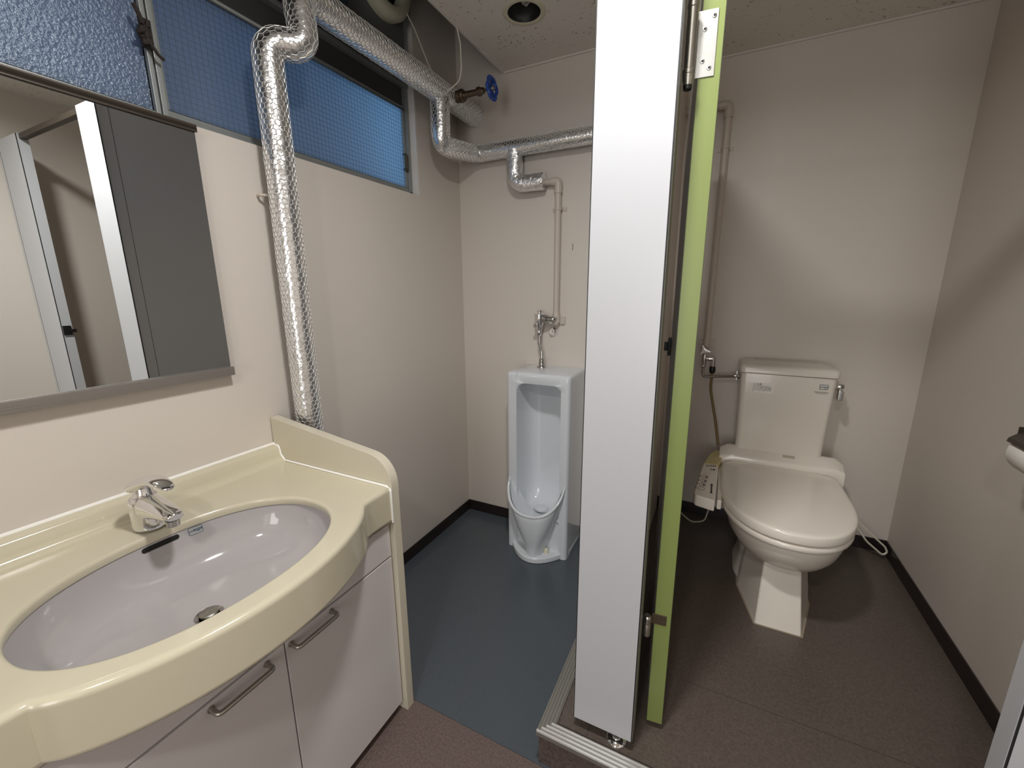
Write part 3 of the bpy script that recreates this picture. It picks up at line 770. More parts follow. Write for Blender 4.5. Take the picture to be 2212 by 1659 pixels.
def apron():
    gg = G(); N = 28; secs = []
    low = []
    for k in range(N+1):
        t = k/N; th = PI*(1-t)
        low.append((UC+0.010+0.046*math.cos(th), UY+0.03-0.118*math.sin(th)**0.8, 0.024))
    prof = []
    for w, bul in [(0.0, 0), (0.06, 0.004), (0.15, 0.005), (0.3, 0.005), (0.5, 0.003), (0.7, -0.004), (0.85, -0.007), (1.0, 0)]:
        row = []
        for k in range(N+1):
            a = Vector(rim_pt(k/N)); b = Vector(low[k]); q = a.lerp(b, w)
            d = Vector((q.x-UC, q.y-(UY+0.05), 0)).normalized(); q += d*bul
            row.append(tuple(q))
        secs.append(row)
    # inside of the bowl
    ins = []
    for w in [0.0, 0.10, 0.30, 0.55, 0.8, 1.0]:
        row = []
        for k in range(N+1):
            a = Vector(rim_pt(k/N)); th = PI*(1-k/N)
            c = Vector((UC+0.055*math.cos(th), UY+0.060-0.03*math.sin(th), 0.205))
            q = a.lerp(c, w); q.z = a.z*(1-w**0.75)+c.z*w**0.75
            d = Vector((q.x-UC, q.y-(UY+0.05), 0)).normalized(); q -= d*0.012*(1-w)
            row.append(tuple(q))
        ins.append(row)
    gg.loft(secs, closed=False, cap=(False, False)); gg.loft(ins, closed=False, cap=(False, False))
    return gg
obj('bowl_apron', apron(), ceramic, ur, angle=60)
obj('bowl_lip', G().tube([Vector(rim_pt(k/40))+Vector((0, 0.002, 0)) for k in range(41)], [0.0030+0.0045*min(1, 8*min(k/40, 1-k/40)) for k in range(41)], 10), ceramic, ur)
g = G().loft([[(x, y, z) for x, y in [(UC+(UC2)*0, 0) for UC2 in []]] or [(UC+0.05*math.cos(2*PI*k/20), UY+0.085+0.04*math.sin(2*PI*k/20), z) for k in range(20)] for z in (0.200, 0.2065)])
obj('bowl_floor', g, ceramic, ur)
obj('strainer', G().lathe([(0.036, 0), (0.034, 0.007), (0.026, 0.011), (0.0001, 0.012)], (UC, UY+0.075, 0.2066), 'z', 22), ceramic, ur)
def foot():
    pts = [(UX1+0.001, YB-0.008), (UX0-0.001, YB-0.008)]
    for k in range(17):
        u = -1+k/8; pts.append((UC+0.0+0.163*u, 1.792-0.142*(1-u*u)))
    return G().prism(pts, 0.0, 0.030)
obj('foot_plate', foot(), ceramic, ur, bevel=0.006, seg=3)
obj('bolt_cap', G().lathe([(0.0135, 0), (0.0135, 0.006), (0.0095, 0.020), (0.005, 0.024), (0.0001, 0.0245)], (0.607, 1.728, 0.0295), 'z', 16), fan_cream, ur, label='beige bolt cap')
# flush valve
FV = (0.478, 1.925)
fv = thing('flush_valve', 'chrome flush valve with corrugated tube above the urinal', 'valve', (FV[0], FV[1], 0.925))
fx, fy = FV
zv = 1.175
obj('body', G().lathe([(0.010, -0.066), (0.013, -0.056), (0.0135, -0.050), (0.019, -0.040), (0.0235, -0.024), (0.0245, 0.0), (0.0245, 0.006)], (fx, fy, zv), 'z', 24), chrome, fv)
obj('cap', G().lathe([(0.0245, 0.0), (0.0275, 0.002), (0.0275, 0.009), (0.024, 0.012), (0.012, 0.014), (0.009, 0.017), (0.0125, 0.024), (0.0125, 0.027), (0.006, 0.030)], (fx, fy, zv+0.006), 'z', 24), chrome, fv)
obj('push_button', G().lathe([(0.009, 0), (0.0115, -0.012), (0.010, -0.016)], (fx-0.012, fy-0.012, zv-0.040), 'y', 16), chrome, fv)
obj('inlet', G().lathe([(0.014, 0), (0.020, 0.004), (0.021, 0.016), (0.015, 0.022), (0.013, 0.045)], (fx+0.022, fy, zv-0.008), 'x', 18).tube(fillet([(fx+0.06, fy, zv-0.008), (PXu, fy, zv-0.008), (PXu, PYu, zv-0.008)], [0.012], 4), 0.011, 14), chrome_d, fv)
obj('union_nut', G().lathe([(0.010, -0.022), (0.0125, -0.018), (0.0125, -0.006), (0.010, 0.0)], (fx, fy, zv-0.068), 'z', 6).lathe([(0.009, -0.01), (0.0125, 0.0), (0.010, 0.012)], (fx, fy, zv-0.075), 'z', 16), chrome, fv)
tp = resample(fillet([(fx, fy, zv-0.088), (fx, fy, 1.045), (fx+0.012, fy+0.002, 1.005), (fx+0.013, fy+0.002, 0.955)], [0.04, 0.04], 6), 0.0022)[0]
obj('corrugated_tube', G().tube(tp, [0.0072+0.0011*(i % 2) for i in range(len(tp))], 12), chrome_d, fv)
bx = (fx+0.013, fy+0.002)
obj('spud_flange', G().lathe([(0.024, 0.0), (0.022, 0.005), (0.014, 0.008), (0.013, 0.012), (0.0155, 0.014), (0.0155, 0.024), (0.012, 0.027), (0.0145, 0.03), (0.0145, 0.040), (0.008, 0.045)], (bx[0], bx[1], UT), 'z', 18), chrome_d, fv)
wc = thing('wall_plug', 'small round chrome plug on the wall beside the flush tube', 'plug', (0.530, YB, 1.1025))
obj('escutcheon', G().lathe([(0.024, 0), (0.0235, -0.004), (0.018, -0.012), (0.015, -0.016)], (0.530, YB-0.0005, 1.1025), 'y', 24), chrome, wc)
obj('screw_plug', G().lathe([(0.012, -0.010), (0.012, -0.020), (0.010, -0.023)], (0.530, YB, 1.1025), 'y', 16).lathe([(0.006, -0.022), (0.006, -0.030)], (0.530, YB, 1.1025), 'y', 6), chrome, wc)

# ================================================================== STALL PARTITIONS
PYF, PYB, PZ0, PZ1 = 0.910, 0.952, 0.142, 2.043
pl = thing('partition_pilaster', 'tall narrow white front pilaster on a chrome foot left of the green-edged door', 'pilaster', (1.092, 0.93, STEP))
obj('panel', G().box(1.0135, 1.1680, PYF, PYB, PZ0, PZ1), laminate, pl, bevel=0.0012)
obj('edge_strip', G().box(1.1680, 1.1715, PYF+0.004, PYB-0.002, PZ0, PZ1), laminate_edge, pl, label='grey edge strip')
obj('edge_joint', G().box(1.1681, 1.1702, PYF+0.0005, PYF+0.0042, PZ0, PZ1).box(1.0118, 1.0137, PYF+0.0005, PYF+0.0042, PZ0, PZ1), black_edge, pl, label='black joint line')
obj('foot', G().lathe([(0.026, 0), (0.0265, 0.003), (0.024, 0.006), (0.012, 0.009), (0.0105, 0.0335)], (1.128, 0.929, STEP), 'z', 24), chrome, pl)
pn = thing('partition_panel', 'long side partition between the urinal and the toilet stall', 'partition', (1.03, 1.46, STEP))
obj('panel', G().box(XP0+0.002, XP1-0.002, PYB+0.0015, YB-0.001, PZ0, PZ1), laminate, pn, bevel=0.0012)
obj('foot', G().lathe([(0.026, 0), (0.0265, 0.003), (0.012, 0.009), (0.0105, 0.0335)], (1.031, 1.70, STEP), 'z', 20), chrome, pn)
p2 = thing('partition_pilaster', 'white front pilaster on the right with dark strike plate next to the right wall', 'pilaster', (1.92, 0.93, STEP))
obj('panel', G().box(1.8115, XR-0.001, PYF, PYB, PZ0, PZ1), laminate, p2, bevel=0.0012)
obj('edge_strip', G().box(1.8080, 1.8115, PYF+0.004, PYB, PZ0, PZ1), laminate, p2)
obj('edge_joint', G().box(1.8095, 1.8116, PYF+0.0005, PYF+0.0042, PZ0, PZ1), black_edge, p2, label='black joint line')
obj('wall_bead', G().box(2.0320, 2.0345, PYF-0.0012, PYF+0.001, PZ0, PZ1), laminate_edge, p2, label='grey vertical joint bead')
obj('strike_plate', G().box(1.800, 1.8078, PYF+0.004, PYF+0.036, 1.092, 1.140).box(1.792, 1.800, PYF+0.030, PYF+0.052, 1.105, 1.122), black_pl, p2, bevel=0.001)
obj('foot', G().lathe([(0.026, 0), (0.0265, 0.003), (0.012, 0.009), (0.0105, 0.0335)], (1.93, 0.929, STEP), 'z', 20), chrome, p2)
tag(obj('header_rail', G().box(1.1725, 1.8075, PYF+0.010, PYB-0.006, 2.020, 2.043), brown_al, bevel=0.0015), 'dark bronze header rail over the stall door opening', 'rail')
# door, swung inward; its hinge edge (green) faces the camera
dr_ = thing('stall_door', 'open stall door seen on its narrow lime green edge', 'door', (1.2155, 1.005, STEP))
DA = math.radians(6.5)
def dxf(g):
    c, s = math.cos(DA), math.sin(DA); o = Vector((1.1945, 1.0, 0))
    g.v = [(o.x+(v[0])*c-(v[1])*s, o.y+(v[0])*s+(v[1])*c, v[2]) for v in g.v]; return g
DW = 0.0412
obj('leaf', dxf(G().box(0.0004, DW-0.0004, 0.0012, 0.58, 0.130, 2.005)), M('beige_laminate', srgb(204, 196, 184), 0.3), dr_)
obj('edge_band', dxf(G().box(0.0010, DW-0.0010, 0.0, 0.0012, 0.1305, 2.0045)), green_m, dr_, smooth=False, label='lime green edge band')
obj('edge_line', dxf(G().box(0.0, 0.0010, 0.0, 0.0012, 0.130, 2.005).box(DW-0.0010, DW, 0.0, 0.0012, 0.130, 2.005)), green_edge, dr_, label='dark green edge line')
obj('slide_latch', dxf(G().box(-0.010, 0.0, 0.525, 0.565, 1.08, 1.14).box(-0.022, -0.010, 0.538, 0.552, 1.095, 1.125)), black_pl, dr_, bevel=0.0015)
def hinge(z0, z1, leaf_m, bar_m, lw, small=False):
    h = obj('hinge', dxf(G().box(-0.0065, lw, -0.0022, 0.0, z0, z1)), leaf_m, dr_, bevel=0.0009 if small else 0.0009, label='steel hinge leaf')
    bxx, byy = 1.1808, 0.968
    if not small:
        obj('barrel', G().lathe([(0.0084, z0-0.022), (0.0090, z0-0.016), (0.0106, z0-0.012), (0.0106, z0-0.004), (0.0114, z0-0.003), (0.0114, z0+0.004), (0.0095, z0+0.006), (0.0095, z1-0.008), (0.0106, z1-0.007), (0.0106, z1), (0.0098, z1+0.001), (0.0098, z1+0.008), (0.0075, z1+0.010)], (bxx, byy, 0), 'z', 20), bar_m, h)
        obj('rubber_tip', G().lathe([(0.0078, z0-0.029), (0.0086, z0-0.022)], (bxx, byy, 0), 'z', 16), black_pl, h)
        for u, v in ((0.78, 0.90), (0.36, 0.72), (0.36, 0.245), (0.72, 0.13)):
            xx, zz = -0.0065+(lw+0.0065)*u, z0+(z1-z0)*v
            sg = G().lathe([(0.0042, 0.0), (0.0040, -0.0012), (0.0028, -0.0016)], (0, 0, 0), 'y', 14)
            sg.v = [(v_[0]+xx, v_[1]-0.0022, v_[2]+zz) for v_ in sg.v]; s_ob = obj('screw', dxf(sg), steel, h)
            cg = G().box(xx-0.0022, xx+0.0022, -0.0042, -0.0036, zz-0.0009, zz+0.0009).box(xx-0.0009, xx+0.0009, -0.0042, -0.0036, zz-0.0022, zz+0.0022)
            obj('screw_slot', dxf(cg), dark_gap, h)
    else:
        obj('barrel', G().lathe([(0.0085, z0-0.014), (0.0090, z0-0.008), (0.0090, z0+0.018), (0.0080, z0+0.020)], (bxx, byy, 0), 'z', 18).lathe([(0.0095, z0+0.020), (0.0095, z0+0.029)], (bxx, byy, 0), 'z', 18), bar_m, h)
        obj('pin_ring', G().lathe([(0.0095, z0+0.029), (0.0105, z0+0.031), (0.0100, z0+0.040), (0.0075, z0+0.044), (0.0001, z0+0.045)], (bxx, byy, 0), 'z', 18), chrome_d, h)
        for u, v in ((0.45, 0.7), (0.78, 0.3)):
            xx, zz = -0.0065+(lw+0.0065)*u, z0+(z1-z0)*v
            sg = G().lathe([(0.0034, 0.0), (0.0032, -0.0012), (0.0020, -0.0016)], (0, 0, 0), 'y', 12)
            sg.v = [(v_[0]+xx, v_[1]-0.0022, v_[2]+zz) for v_ in sg.v]; obj('screw', dxf(sg), bronze, h)
    return h
hinge(1.708, 1.8215, steel, steel_d, 0.0295)
hinge(0.447, 0.477, bronze, steel_d, 0.0300, True)

# step nosings (ribbed aluminium)
def nosing_profile(g, fn):
    pass
nf = thing('step_nosing', 'bright ribbed aluminium nosing along the front edge of the platform', 'nosing', (1.5, PY0+0.02, STEP))
W_ = 0.044
nb_ = obj('base_strip', G().box(PX0, XR-0.007, PY0, PY0+W_, STEP, STEP+0.0022).box(PX0, XR-0.007, PY0, PY0+0.0025, STEP-0.010, STEP), al_worn, nf)
for k in range(4):
    y0 = PY0+0.001+k*0.0112
    sh_ = 0.0+k*0.0105
    obj('rib', G().prism([(y0, STEP+0.0020), (y0+0.0056, STEP+0.0020), (y0+0.0054, STEP+0.0056), (y0+0.0002, STEP+0.0056)], PX0+sh_, XR-0.008, 'x'), al_shiny, nf, smooth=False)
ns = thing('step_nosing', 'dull ribbed aluminium nosing along the side edge of the platform', 'nosing', (PX0+0.02, 1.4, STEP))
def miter(g): return g
obj('base_strip', G().prism([(PX0, PY0+0.0024), (PX0+W_, PY0+W_+0.002), (PX0+W_, YB-0.008), (PX0, YB-0.008)], STEP, STEP+0.0021).box(PX0, PX0+0.0025, PY0+0.003, YB-0.008, STEP-0.020, STEP), al_worn, ns)
for k in range(5):
    x0 = PX0+0.0006+k*0.0088
    obj('rib', G().prism([(x0, STEP+0.0020), (x0+0.0050, STEP+0.0020), (x0+0.0044, STEP+0.0040), (x0+0.0006, STEP+0.0040)], PY0+0.006+k*0.0088, YB-0.009, 'y'), al_worn, ns, smooth=False)

# ================================================================== TOILET
TX = 1.563
to = thing('toilet', 'ivory toilet with tank and electric washlet seat in the stall', 'toilet', (TX, 1.90, STEP))
def egg(yw, hw, yf, yb, n=48, pf=2.15, pb=3.2, cx=TX):
    pts = []
    for k in range(n):
        t = 2*PI*k/n; c, s = math.cos(t), math.sin(t)
        if s < 0:
            x = hw*math.copysign(abs(c)**(2/pf), c); y = yw-(yw-yf)*abs(s)**(2/pf)
        else:
            x = hw*math.copysign(abs(c)**(2/pb), c); y = yw+(yb-yw)*abs(s)**(2/pb)
        pts.append((cx+x, y))
    return pts
def lv_(pts, z): return [(x, y, z) for x, y in pts]
bowl = [(0.300, 1.84, 0.068, 1.690, 2.05), (0.312, 1.84, 0.100, 1.655, 2.06), (0.332, 1.83, 0.135, 1.600, 2.07), (0.360, 1.82, 0.165, 1.548, 2.08), (0.395, 1.82, 0.185, 1.515, 2.09), (0.430, 1.82, 0.195, 1.498, 2.10), (0.458, 1.82, 0.199, 1.490, 2.10), (0.468, 1.82, 0.197, 1.492, 2.10), (0.470, 1.82, 0.185, 1.51, 2.09)]
obj('bowl', G().loft([lv_(egg(y, h, f, b), z) for z, y, h, f, b in bowl]), ceramic_w, to, angle=60)
def ped(z):
    k = (z-STEP)/(0.335-STEP); k = max(0, min(1, k))
    L = lambda a, b: a+(b-a)*k
    yf = L(1.556, 1.640); xh = L(0.0715, 0.0575); xs = L(0.122, 0.098); ys = L(1.76, 1.80)
    pts = [(-xh+0.004, yf), (xh-0.004, yf), (xh, yf+0.003), (xs-0.003, ys-0.008), (xs, ys), (L(.120, .10), 1.95), (0.11, 2.10), (-0.11, 2.10), (-L(.120, .10), 1.95), (-xs, ys), (-xs+0.003, ys-0.008), (-xh, yf+0.003)]
    return [(TX+x, y, z) for x, y in pts]
obj('pedestal', G().loft([ped(STEP), ped(STEP+0.004), ped(0.2), ped(0.27), ped(0.335)]), ceramic_w, to, angle=30, bevel=0)
rear = [(STEP, 0.138, 1.745), (STEP+0.012, 0.139, 1.742), (STEP+0.03, 0.130, 1.755), (0.20, 0.122, 1.775), (0.27, 0.126, 1.765), (0.31, 0.128, 1.755), (0.34, 0.118, 1.745)]
obj('trapway', G().loft([lv_(egg(1.90, h, f, 2.12, pf=2.3, pb=3.5), z) for z, h, f in rear]), ceramic_w, to, angle=60)
obj('base_sealant', G().loft([[(p[0]+(0.005 if p[0] > TX else -0.005), p[1]-0.006, z) for p in ped(STEP)] for z in (STEP+0.0002, STEP+0.0012)]), M('grey_sealant', srgb(150, 138, 120), 0.7), to)
# seat ring and lid
def seat(zs, grow, yb, hw=0.215):
    return [lv_(egg(1.80, hw+g_, 1.476-g_, yb, pf=2.2, pb=7, cx=TX-0.004), z) for z, g_ in zip(zs, grow)]
obj('seat_ring', G().loft(seat([0.471, 0.473, 0.477, 0.490, 0.4945, 0.4955], [-0.010, -0.003, 0.0, 0.0, -0.004, -0.014], 2.03)), plastic_w, to, angle=60)
lid = G()
rows = []
for z, g_ in ((0.5015, -0.006), (0.5025, -0.001), (0.506, 0.0), (0.528, -0.0005), (0.5325, -0.0022), (0.5352, -0.0065)):
    rows.append(lv_(egg(1.80, 0.218+g_, 1.473-g_, 2.055, pf=2.2, pb=8, cx=TX-0.004), z))
for s in (0.975, 0.955, 0.88, 0.7, 0.5, 0.25, 0.02):
    base = egg(1.80, 0.212, 1.479, 2.050, pf=2.2, pb=8, cx=TX-0.004)
    rows.append([(TX-0.004+(x-TX+0.004)*s, 1.80+(y-1.80)*(s if y < 1.80 else s), 0.5360+0.009*(1-s*s)**0.8) for x, y in base])
lid.loft(rows)
obj('lid', lid, plastic_w, to, angle=50)
# washlet unit
def unit():
    ys = 2.062
    prof = lambda x: None
    secs = []
    W0 = 0.236
    for k in range(17):
        u = -1+2*k/16; x = TX+0.006+W0*u
        e = max(0.0, abs(u)-0.88)/0.12; dr2 = 0.020*e**2; sh = 0.02*e**2
        bow = 0.012*u*u
        y0 = ys-0.006+bow*0.4
        p = [(y0, 0.490), (y0+0.001, 0.545), (y0+0.003+sh*.3, 0.557-dr2*.5), (y0+0.006+sh*.3, 0.5605-dr2*.6), (y0+0.011+sh*.3, 0.5630-dr2*.7), (2.115, 0.587-dr2), (2.128, 0.5895-dr2), (2.150-sh*0.3, 0.584-dr2), (2.160, 0.56-dr2), (2.160, 0.490)]
        secs.append([(x, a, b) for a, b in p])
    return G().loft(secs)
obj('washlet_unit', unit(), plastic_w, to, angle=42)
# tank
def tank_sec(z, k):
    x0 = 1.3985+(1.3845-1.3985)*k; x1 = 1.7235+(1.7385-1.7235)*k; yf = 2.112-0.012*k
    return [(x, y, z) for x, y in rrect(x0, x1, yf, YS-0.012, 0.022, 5)]
tk = obj('tank', G().loft([tank_sec(z, (z-0.47)/(0.938-0.47)) for z in (0.47, 0.6, 0.75, 0.93)] + [[(x*0.996+TX*0.004, y+(0.0015 if y < 2.2 else -0.0015), 0.938) for x, y, z in tank_sec(0.938, 1)]]), ceramic_w, to, angle=40)
def lid_sec(z, g_, dy=0):
    return [(x, y, z) for x, y in rrect(1.3795-g_, 1.7440+g_, 2.0925-g_+dy, YS-0.008, 0.022, 5)]
obj('tank_lid', G().loft([lid_sec(0.9405, -0.004), lid_sec(0.9425, 0), lid_sec(0.966, 0.001), lid_sec(0.973, -0.003, 0.004), lid_sec(0.977, -0.012, 0.012), lid_sec(0.983, -0.05, 0.05)]), ceramic_w, to, angle=60)
lvv = obj('flush_lever', G().lathe([(0.015, 0), (0.015, 0.006), (0.011, 0.012), (0.0125, 0.018), (0.0125, 0.030), (0.009, 0.034)], (1.7375, 2.150, 0.900), 'x', 18), chrome, to)
obj('lever_paddle', G().box(1.752, 1.7715, 2.132, 2.160, 0.842, 0.884), steel, lvv, bevel=0.004)
obj('lever_neck', G().lathe([(0.010, 0.0), (0.011, 0.004), (0.011, 0.014)], (1.7590, 2.148, 0.884), 'z', 14), chrome, lvv)
# sticker on the tank
YT = 2.0995
st = obj('warning_sticker', G().box(1.4315, 1.5135, YT-0.0003, YT+0.004, 0.8560, 0.8985), sticker_m, to, smooth=False, label='white warning sticker with black Japanese print')
def XZ(x, z, y=YT-0.0008): return Matrix.Translation((x, y, z)) @ Matrix.Rotation(PI/2, 4, 'X')
text_mesh('sticker_heading', '⚠注意', 0.0105, ink, XZ(1.4530, 0.8925), st)
lines = ['タンクの中に物を入れないで', 'ください。故障や水漏れの原因', 'になります。手洗いの水は飲め', 'ません。お手入れは柔らかい布', 'で。']
for i, tx in enumerate(lines):
    o_ = text_mesh('sticker_line', tx, 0.0060, ink, XZ(0, 0), st)
    me = o_.data; xs = [v.co.x for v in me.vertices]; w = (max(xs)-min(xs)) if xs else 1
    for v in me.vertices: v.co.x = 1.4355+(v.co.x-min(xs))*min(1.0, 0.072/max(w, 1e-6))
    for v in me.vertices: v.co.z += 0.8840-i*0.0060
mk = G()
def bar(x0, x1, z0, z1): mk.box(x0, x1, YT-0.0006, YT+0.002, z0, z1)
bar(1.6795, 1.7085, 0.9105, 0.9118); bar(1.6785, 1.7065, 0.8915, 0.8928); bar(1.6785, 1.6797, 0.8915, 0.9118); bar(1.7073, 1.7085, 0.8935, 0.9118)
bar(1.6800, 1.7075, 0.9010, 0.9030); bar(1.6950, 1.7040, 0.8972, 0.8982)
obj('printed_mark', mk, print_blue, to, smooth=False)
mk = G(); bar(1.6630, 1.7120, 0.8783, 0.8802); bar(1.668, 1.705, 0.8735, 0.8740)
obj('printed_line', mk, M('grey_print', srgb(150, 145, 135), 0.6), to, smooth=False)
obj('unit_badge', G().loft([[(1.583, 2.088, 0.5745+d), (1.628, 2.088, 0.5745+d), (1.628, 2.100, 0.5805+d), (1.583, 2.100, 0.5805+d)] for d in (0, 0.0012)]), M('pale_badge', srgb(186, 176, 158), 0.4), to)
# control arm
def parm(name, pts, z0, z1, mat, bv=0.006):
    return obj(name, G().prism(pts, z0, z1), mat, to, bevel=bv, seg=3)
cp = parm('control_panel', [(1.322, 1.592), (1.256, 1.612), (1.2475, 1.630), (1.2640, 1.895), (1.2700, 1.960), (1.330, 1.960), (1.329, 1.85)], 0.496, 0.541, plastic_w)
cp['label'] = 'control panel with printed buttons'
ar = parm('control_arm', [(1.330, 1.9605), (1.2701, 1.9605), (1.288, 2.075), (1.312, 2.150), (1.345, 2.165), (1.345, 2.03)], 0.497, 0.5405, plastic_y)
ar['label'] = 'yellowed plastic arm of the control panel'
obj('hinge_rail', G().box(1.331, 1.347, 1.665, 2.045, 0.474, 0.512), plastic_w, to, bevel=0.003)
ZP = 0.5412
def ring(cx, cy, rx, ry, w, m):
    P = [Vector((cx+rx*math.cos(2*PI*k/20), cy+ry*math.sin(2*PI*k/20), ZP)) for k in range(22)]
    return obj('button_ring', G().tube(P, w, 4), m, cp)
for i, cy in enumerate((1.800, 1.757, 1.718, 1.680)):
    cx = 1.2815-0.0035*i
    ring(cx, cy, 0.0125, 0.0165, 0.0007, (print_red, print_dark, print_dark, print_dark)[i])
    if i < 3: obj('button_icon', G().loft([ell(cx+0.005, cy, ZP-0.0005, 0.0040, 0.007, n=12), ell(cx+0.005, cy, ZP+0.0006, 0.0040, 0.007, n=12)]), (print_red, print_dark, print_dark)[i], cp)
    obj('button_text', G().box(cx-0.0062, cx-0.0012, cy-0.0014, cy+0.0014, ZP-0.0004, ZP+0.0006).box(cx-0.0215, cx-0.0165, cy-0.007, cy+0.009, ZP-0.0004, ZP+0.0004), M('faint_print', srgb(130, 122, 114), 0.6), cp)
for i in range(5):
    obj('indicator', G().box(1.282+i*0.0085, 1.286+i*0.0085, 1.920+0.003*i, 1.936+0.003*i, ZP-0.0005, ZP+0.0005), print_dark, cp)
obj('indicator', G().loft([ell(1.3125, 1.893, ZP-0.0005, 0.0060, 0.006, n=12), ell(1.3125, 1.893, ZP+0.0006, 0.0060, 0.006, n=12)]).box(1.3005, 1.3035, 1.882, 1.902, ZP-0.0005, ZP+0.0005), print_dark, cp)
obj('slider_scale', G().box(1.3050, 1.3105, 1.655, 1.735, ZP-0.0005, ZP+0.0005).box(1.3040, 1.3115, 1.652, 1.664, ZP-0.0005, ZP+0.0007).box(1.3040, 1.3115, 1.722, 1.738, ZP-0.0005, ZP+0.0007), print_dark, cp)

# stall water pipe
wp = thing('water_pipe', 'beige painted water pipe down the stall wall behind the green-edged door', 'pipe', (1.228, 2.27, 1.03))
qx, qy = 1.2295, 2.268
obj('tube', G().tube(fillet([(XP1+0.001, qy, 2.098), (qx, qy, 2.098), (qx, qy, 1.045)], [0.030], 8), 0.0150, 18), pvc_m, wp)
obj('elbow', G().tube(fillet([(1.190, qy, 2.098), (qx, qy, 2.098), (qx, qy, 2.045)], [0.030], 8), 0.0185, 18), pvc_m, wp)
obj('saddle_clip', saddle(qx, qy, 1.925, YS), pvc_m, wp)
obj('wall_elbow', G().lathe([(0.0165, 0.03), (0.018, 0.0), (0.018, -0.01)], (qx, qy, 1.035), 'z', 18).box(qx-0.036, qx+0.036, YS-0.010, YS-0.0008, 1.018, 1.058), pvc_m, wp, bevel=0.002)
# stop valve
sv = thing('stop_valve', 'chrome angle stop valve with triangular handle beside the toilet tank', 'valve', (1.226, 2.235, 0.95))
vx, vy2 = 1.2265, 2.228
obj('valve_body', G().lathe([(0.0085, 0), (0.011, 0.008), (0.0115, 0.03), (0.010, 0.055), (0.0075, 0.060)], (vx, vy2, 0.945), 'z', 18).tube([(vx, qy+0.005, 1.028), (vx, vy2+0.012, 1.020), (vx, vy2, 0.995)], 0.009, 12), chrome_d, sv)
tri = []
for k in range(3):
    a0 = PI/2+0.35+2*PI*k/3; a1 = a0+2*PI/3
    p0 = Vector((math.cos(a0), math.sin(a0)))*0.030; p1 = Vector((math.cos(a1), math.sin(a1)))*0.030
    for j in range(6):
        t = j/6; q = p0.lerp(p1, t); q *= 1-0.34*math.sin(PI*t); tri.append((vx-0.003+q.x, 1.016+q.y))
obj('triangle_handle', G().prism(tri, vy2-0.030, vy2-0.024, 'y'), chrome, sv, bevel=0.001)
obj('handle_screw', G().lathe([(0.006, 0), (0.006, -0.004), (0.004, -0.006)], (vx-0.003, vy2-0.030, 1.016), 'y', 14).lathe([(0.006, 0), (0.006, 0.03)], (vx-0.003, vy2-0.024, 1.016), 'y', 12), chrome, sv)
obj('branch_tee', G().lathe([(0.010, 0), (0.010, 0.012), (0.012, 0.014), (0.012, 0.022), (0.0085, 0.025), (0.0085, 0.036)], (vx+0.006, vy2-0.004, 0.975), 'x', 14).lathe([(0.0095, 0.012), (0.0095, -0.012), (0.0085, -0.034)], (vx+0.040, vy2-0.004, 0.972), 'z', 14), chrome, sv)
obj('hose_cap', G().lathe([(0.0105, 0.002), (0.0130, -0.002), (0.0145, -0.014), (0.013, -0.026), (0.0085, -0.033)], (vx+0.040, vy2-0.004, 0.937), 'z', 18), black_pl, sv, label='black ribbed hose cap')
obj('lower_nut', G().lathe([(0.010, 0), (0.012, 0.003), (0.012, 0.012), (0.009, 0.015)], (vx-0.002, vy2, 0.930), 'z', 6), chrome_d, sv)
tp = resample(fillet([(vx-0.002, vy2, 0.930), (vx-0.002, vy2-0.004, 0.884), (1.360, vy2-0.006, 0.898)], [0.034], 8), 0.0020)[0]
obj('supply_tube', G().tube(tp, [0.0066+0.0008*(i % 2) for i in range(len(tp))], 10), chrome_d, sv)
obj('tank_nut', G().lathe([(0.0075, -0.034), (0.0095, -0.030), (0.0095, -0.016), (0.006, -0.014), (0.012, -0.012), (0.0135, -0.003), (0.006, 0.004)], (1.3875, vy2-0.006, 0.901), 'x', 10).box(1.3715, 1.3755, vy2-0.009, vy2-0.003, 0.880, 0.924), chrome_d, sv)
obj('washlet_hose', G().tube(fillet([(vx+0.040, vy2-0.004, 0.905), (vx+0.041, vy2-0.002, 0.82), (1.305, 2.215, 0.66), (1.325, 2.165, 0.565)], [0.2, 0.1], 8), 0.0060, 10), hose_gold, sv, label='tan washlet water hose')
# cords
tag(obj('power_cord', G().tube(fillet([(1.322, 2.10, 0.492), (1.322, 2.10, 0.30), (1.30, 2.13, 0.165), (1.24, 2.16, 0.128), (1.18, 2.20, 0.150), (1.12, 2.285, 0.26)], [.08, .06, .06, .06], 6), 0.0035, 8), white_cord), 'thin grey cord hanging in a loop under the washlet control panel', 'cord')
lp = [(1.790, 2.130, 0.50), (1.850, 2.190, 0.36), (1.925, 2.215, 0.270), (2.035, 2.235, 0.170), (2.047, 2.235, 0.145), (2.030, 2.232, 0.130), (1.965, 2.222, 0.185), (1.900, 2.205, 0.275), (1.845, 2.180, 0.36), (1.785, 2.120, 0.495)]
tag(obj('power_cord', G().tube(fillet(lp, [.1, .1, .02, .02, .02, .1, .1, .1], 6), 0.0042, 10), white_cord), 'white doubled power cord hanging at the right of the toilet', 'cord')
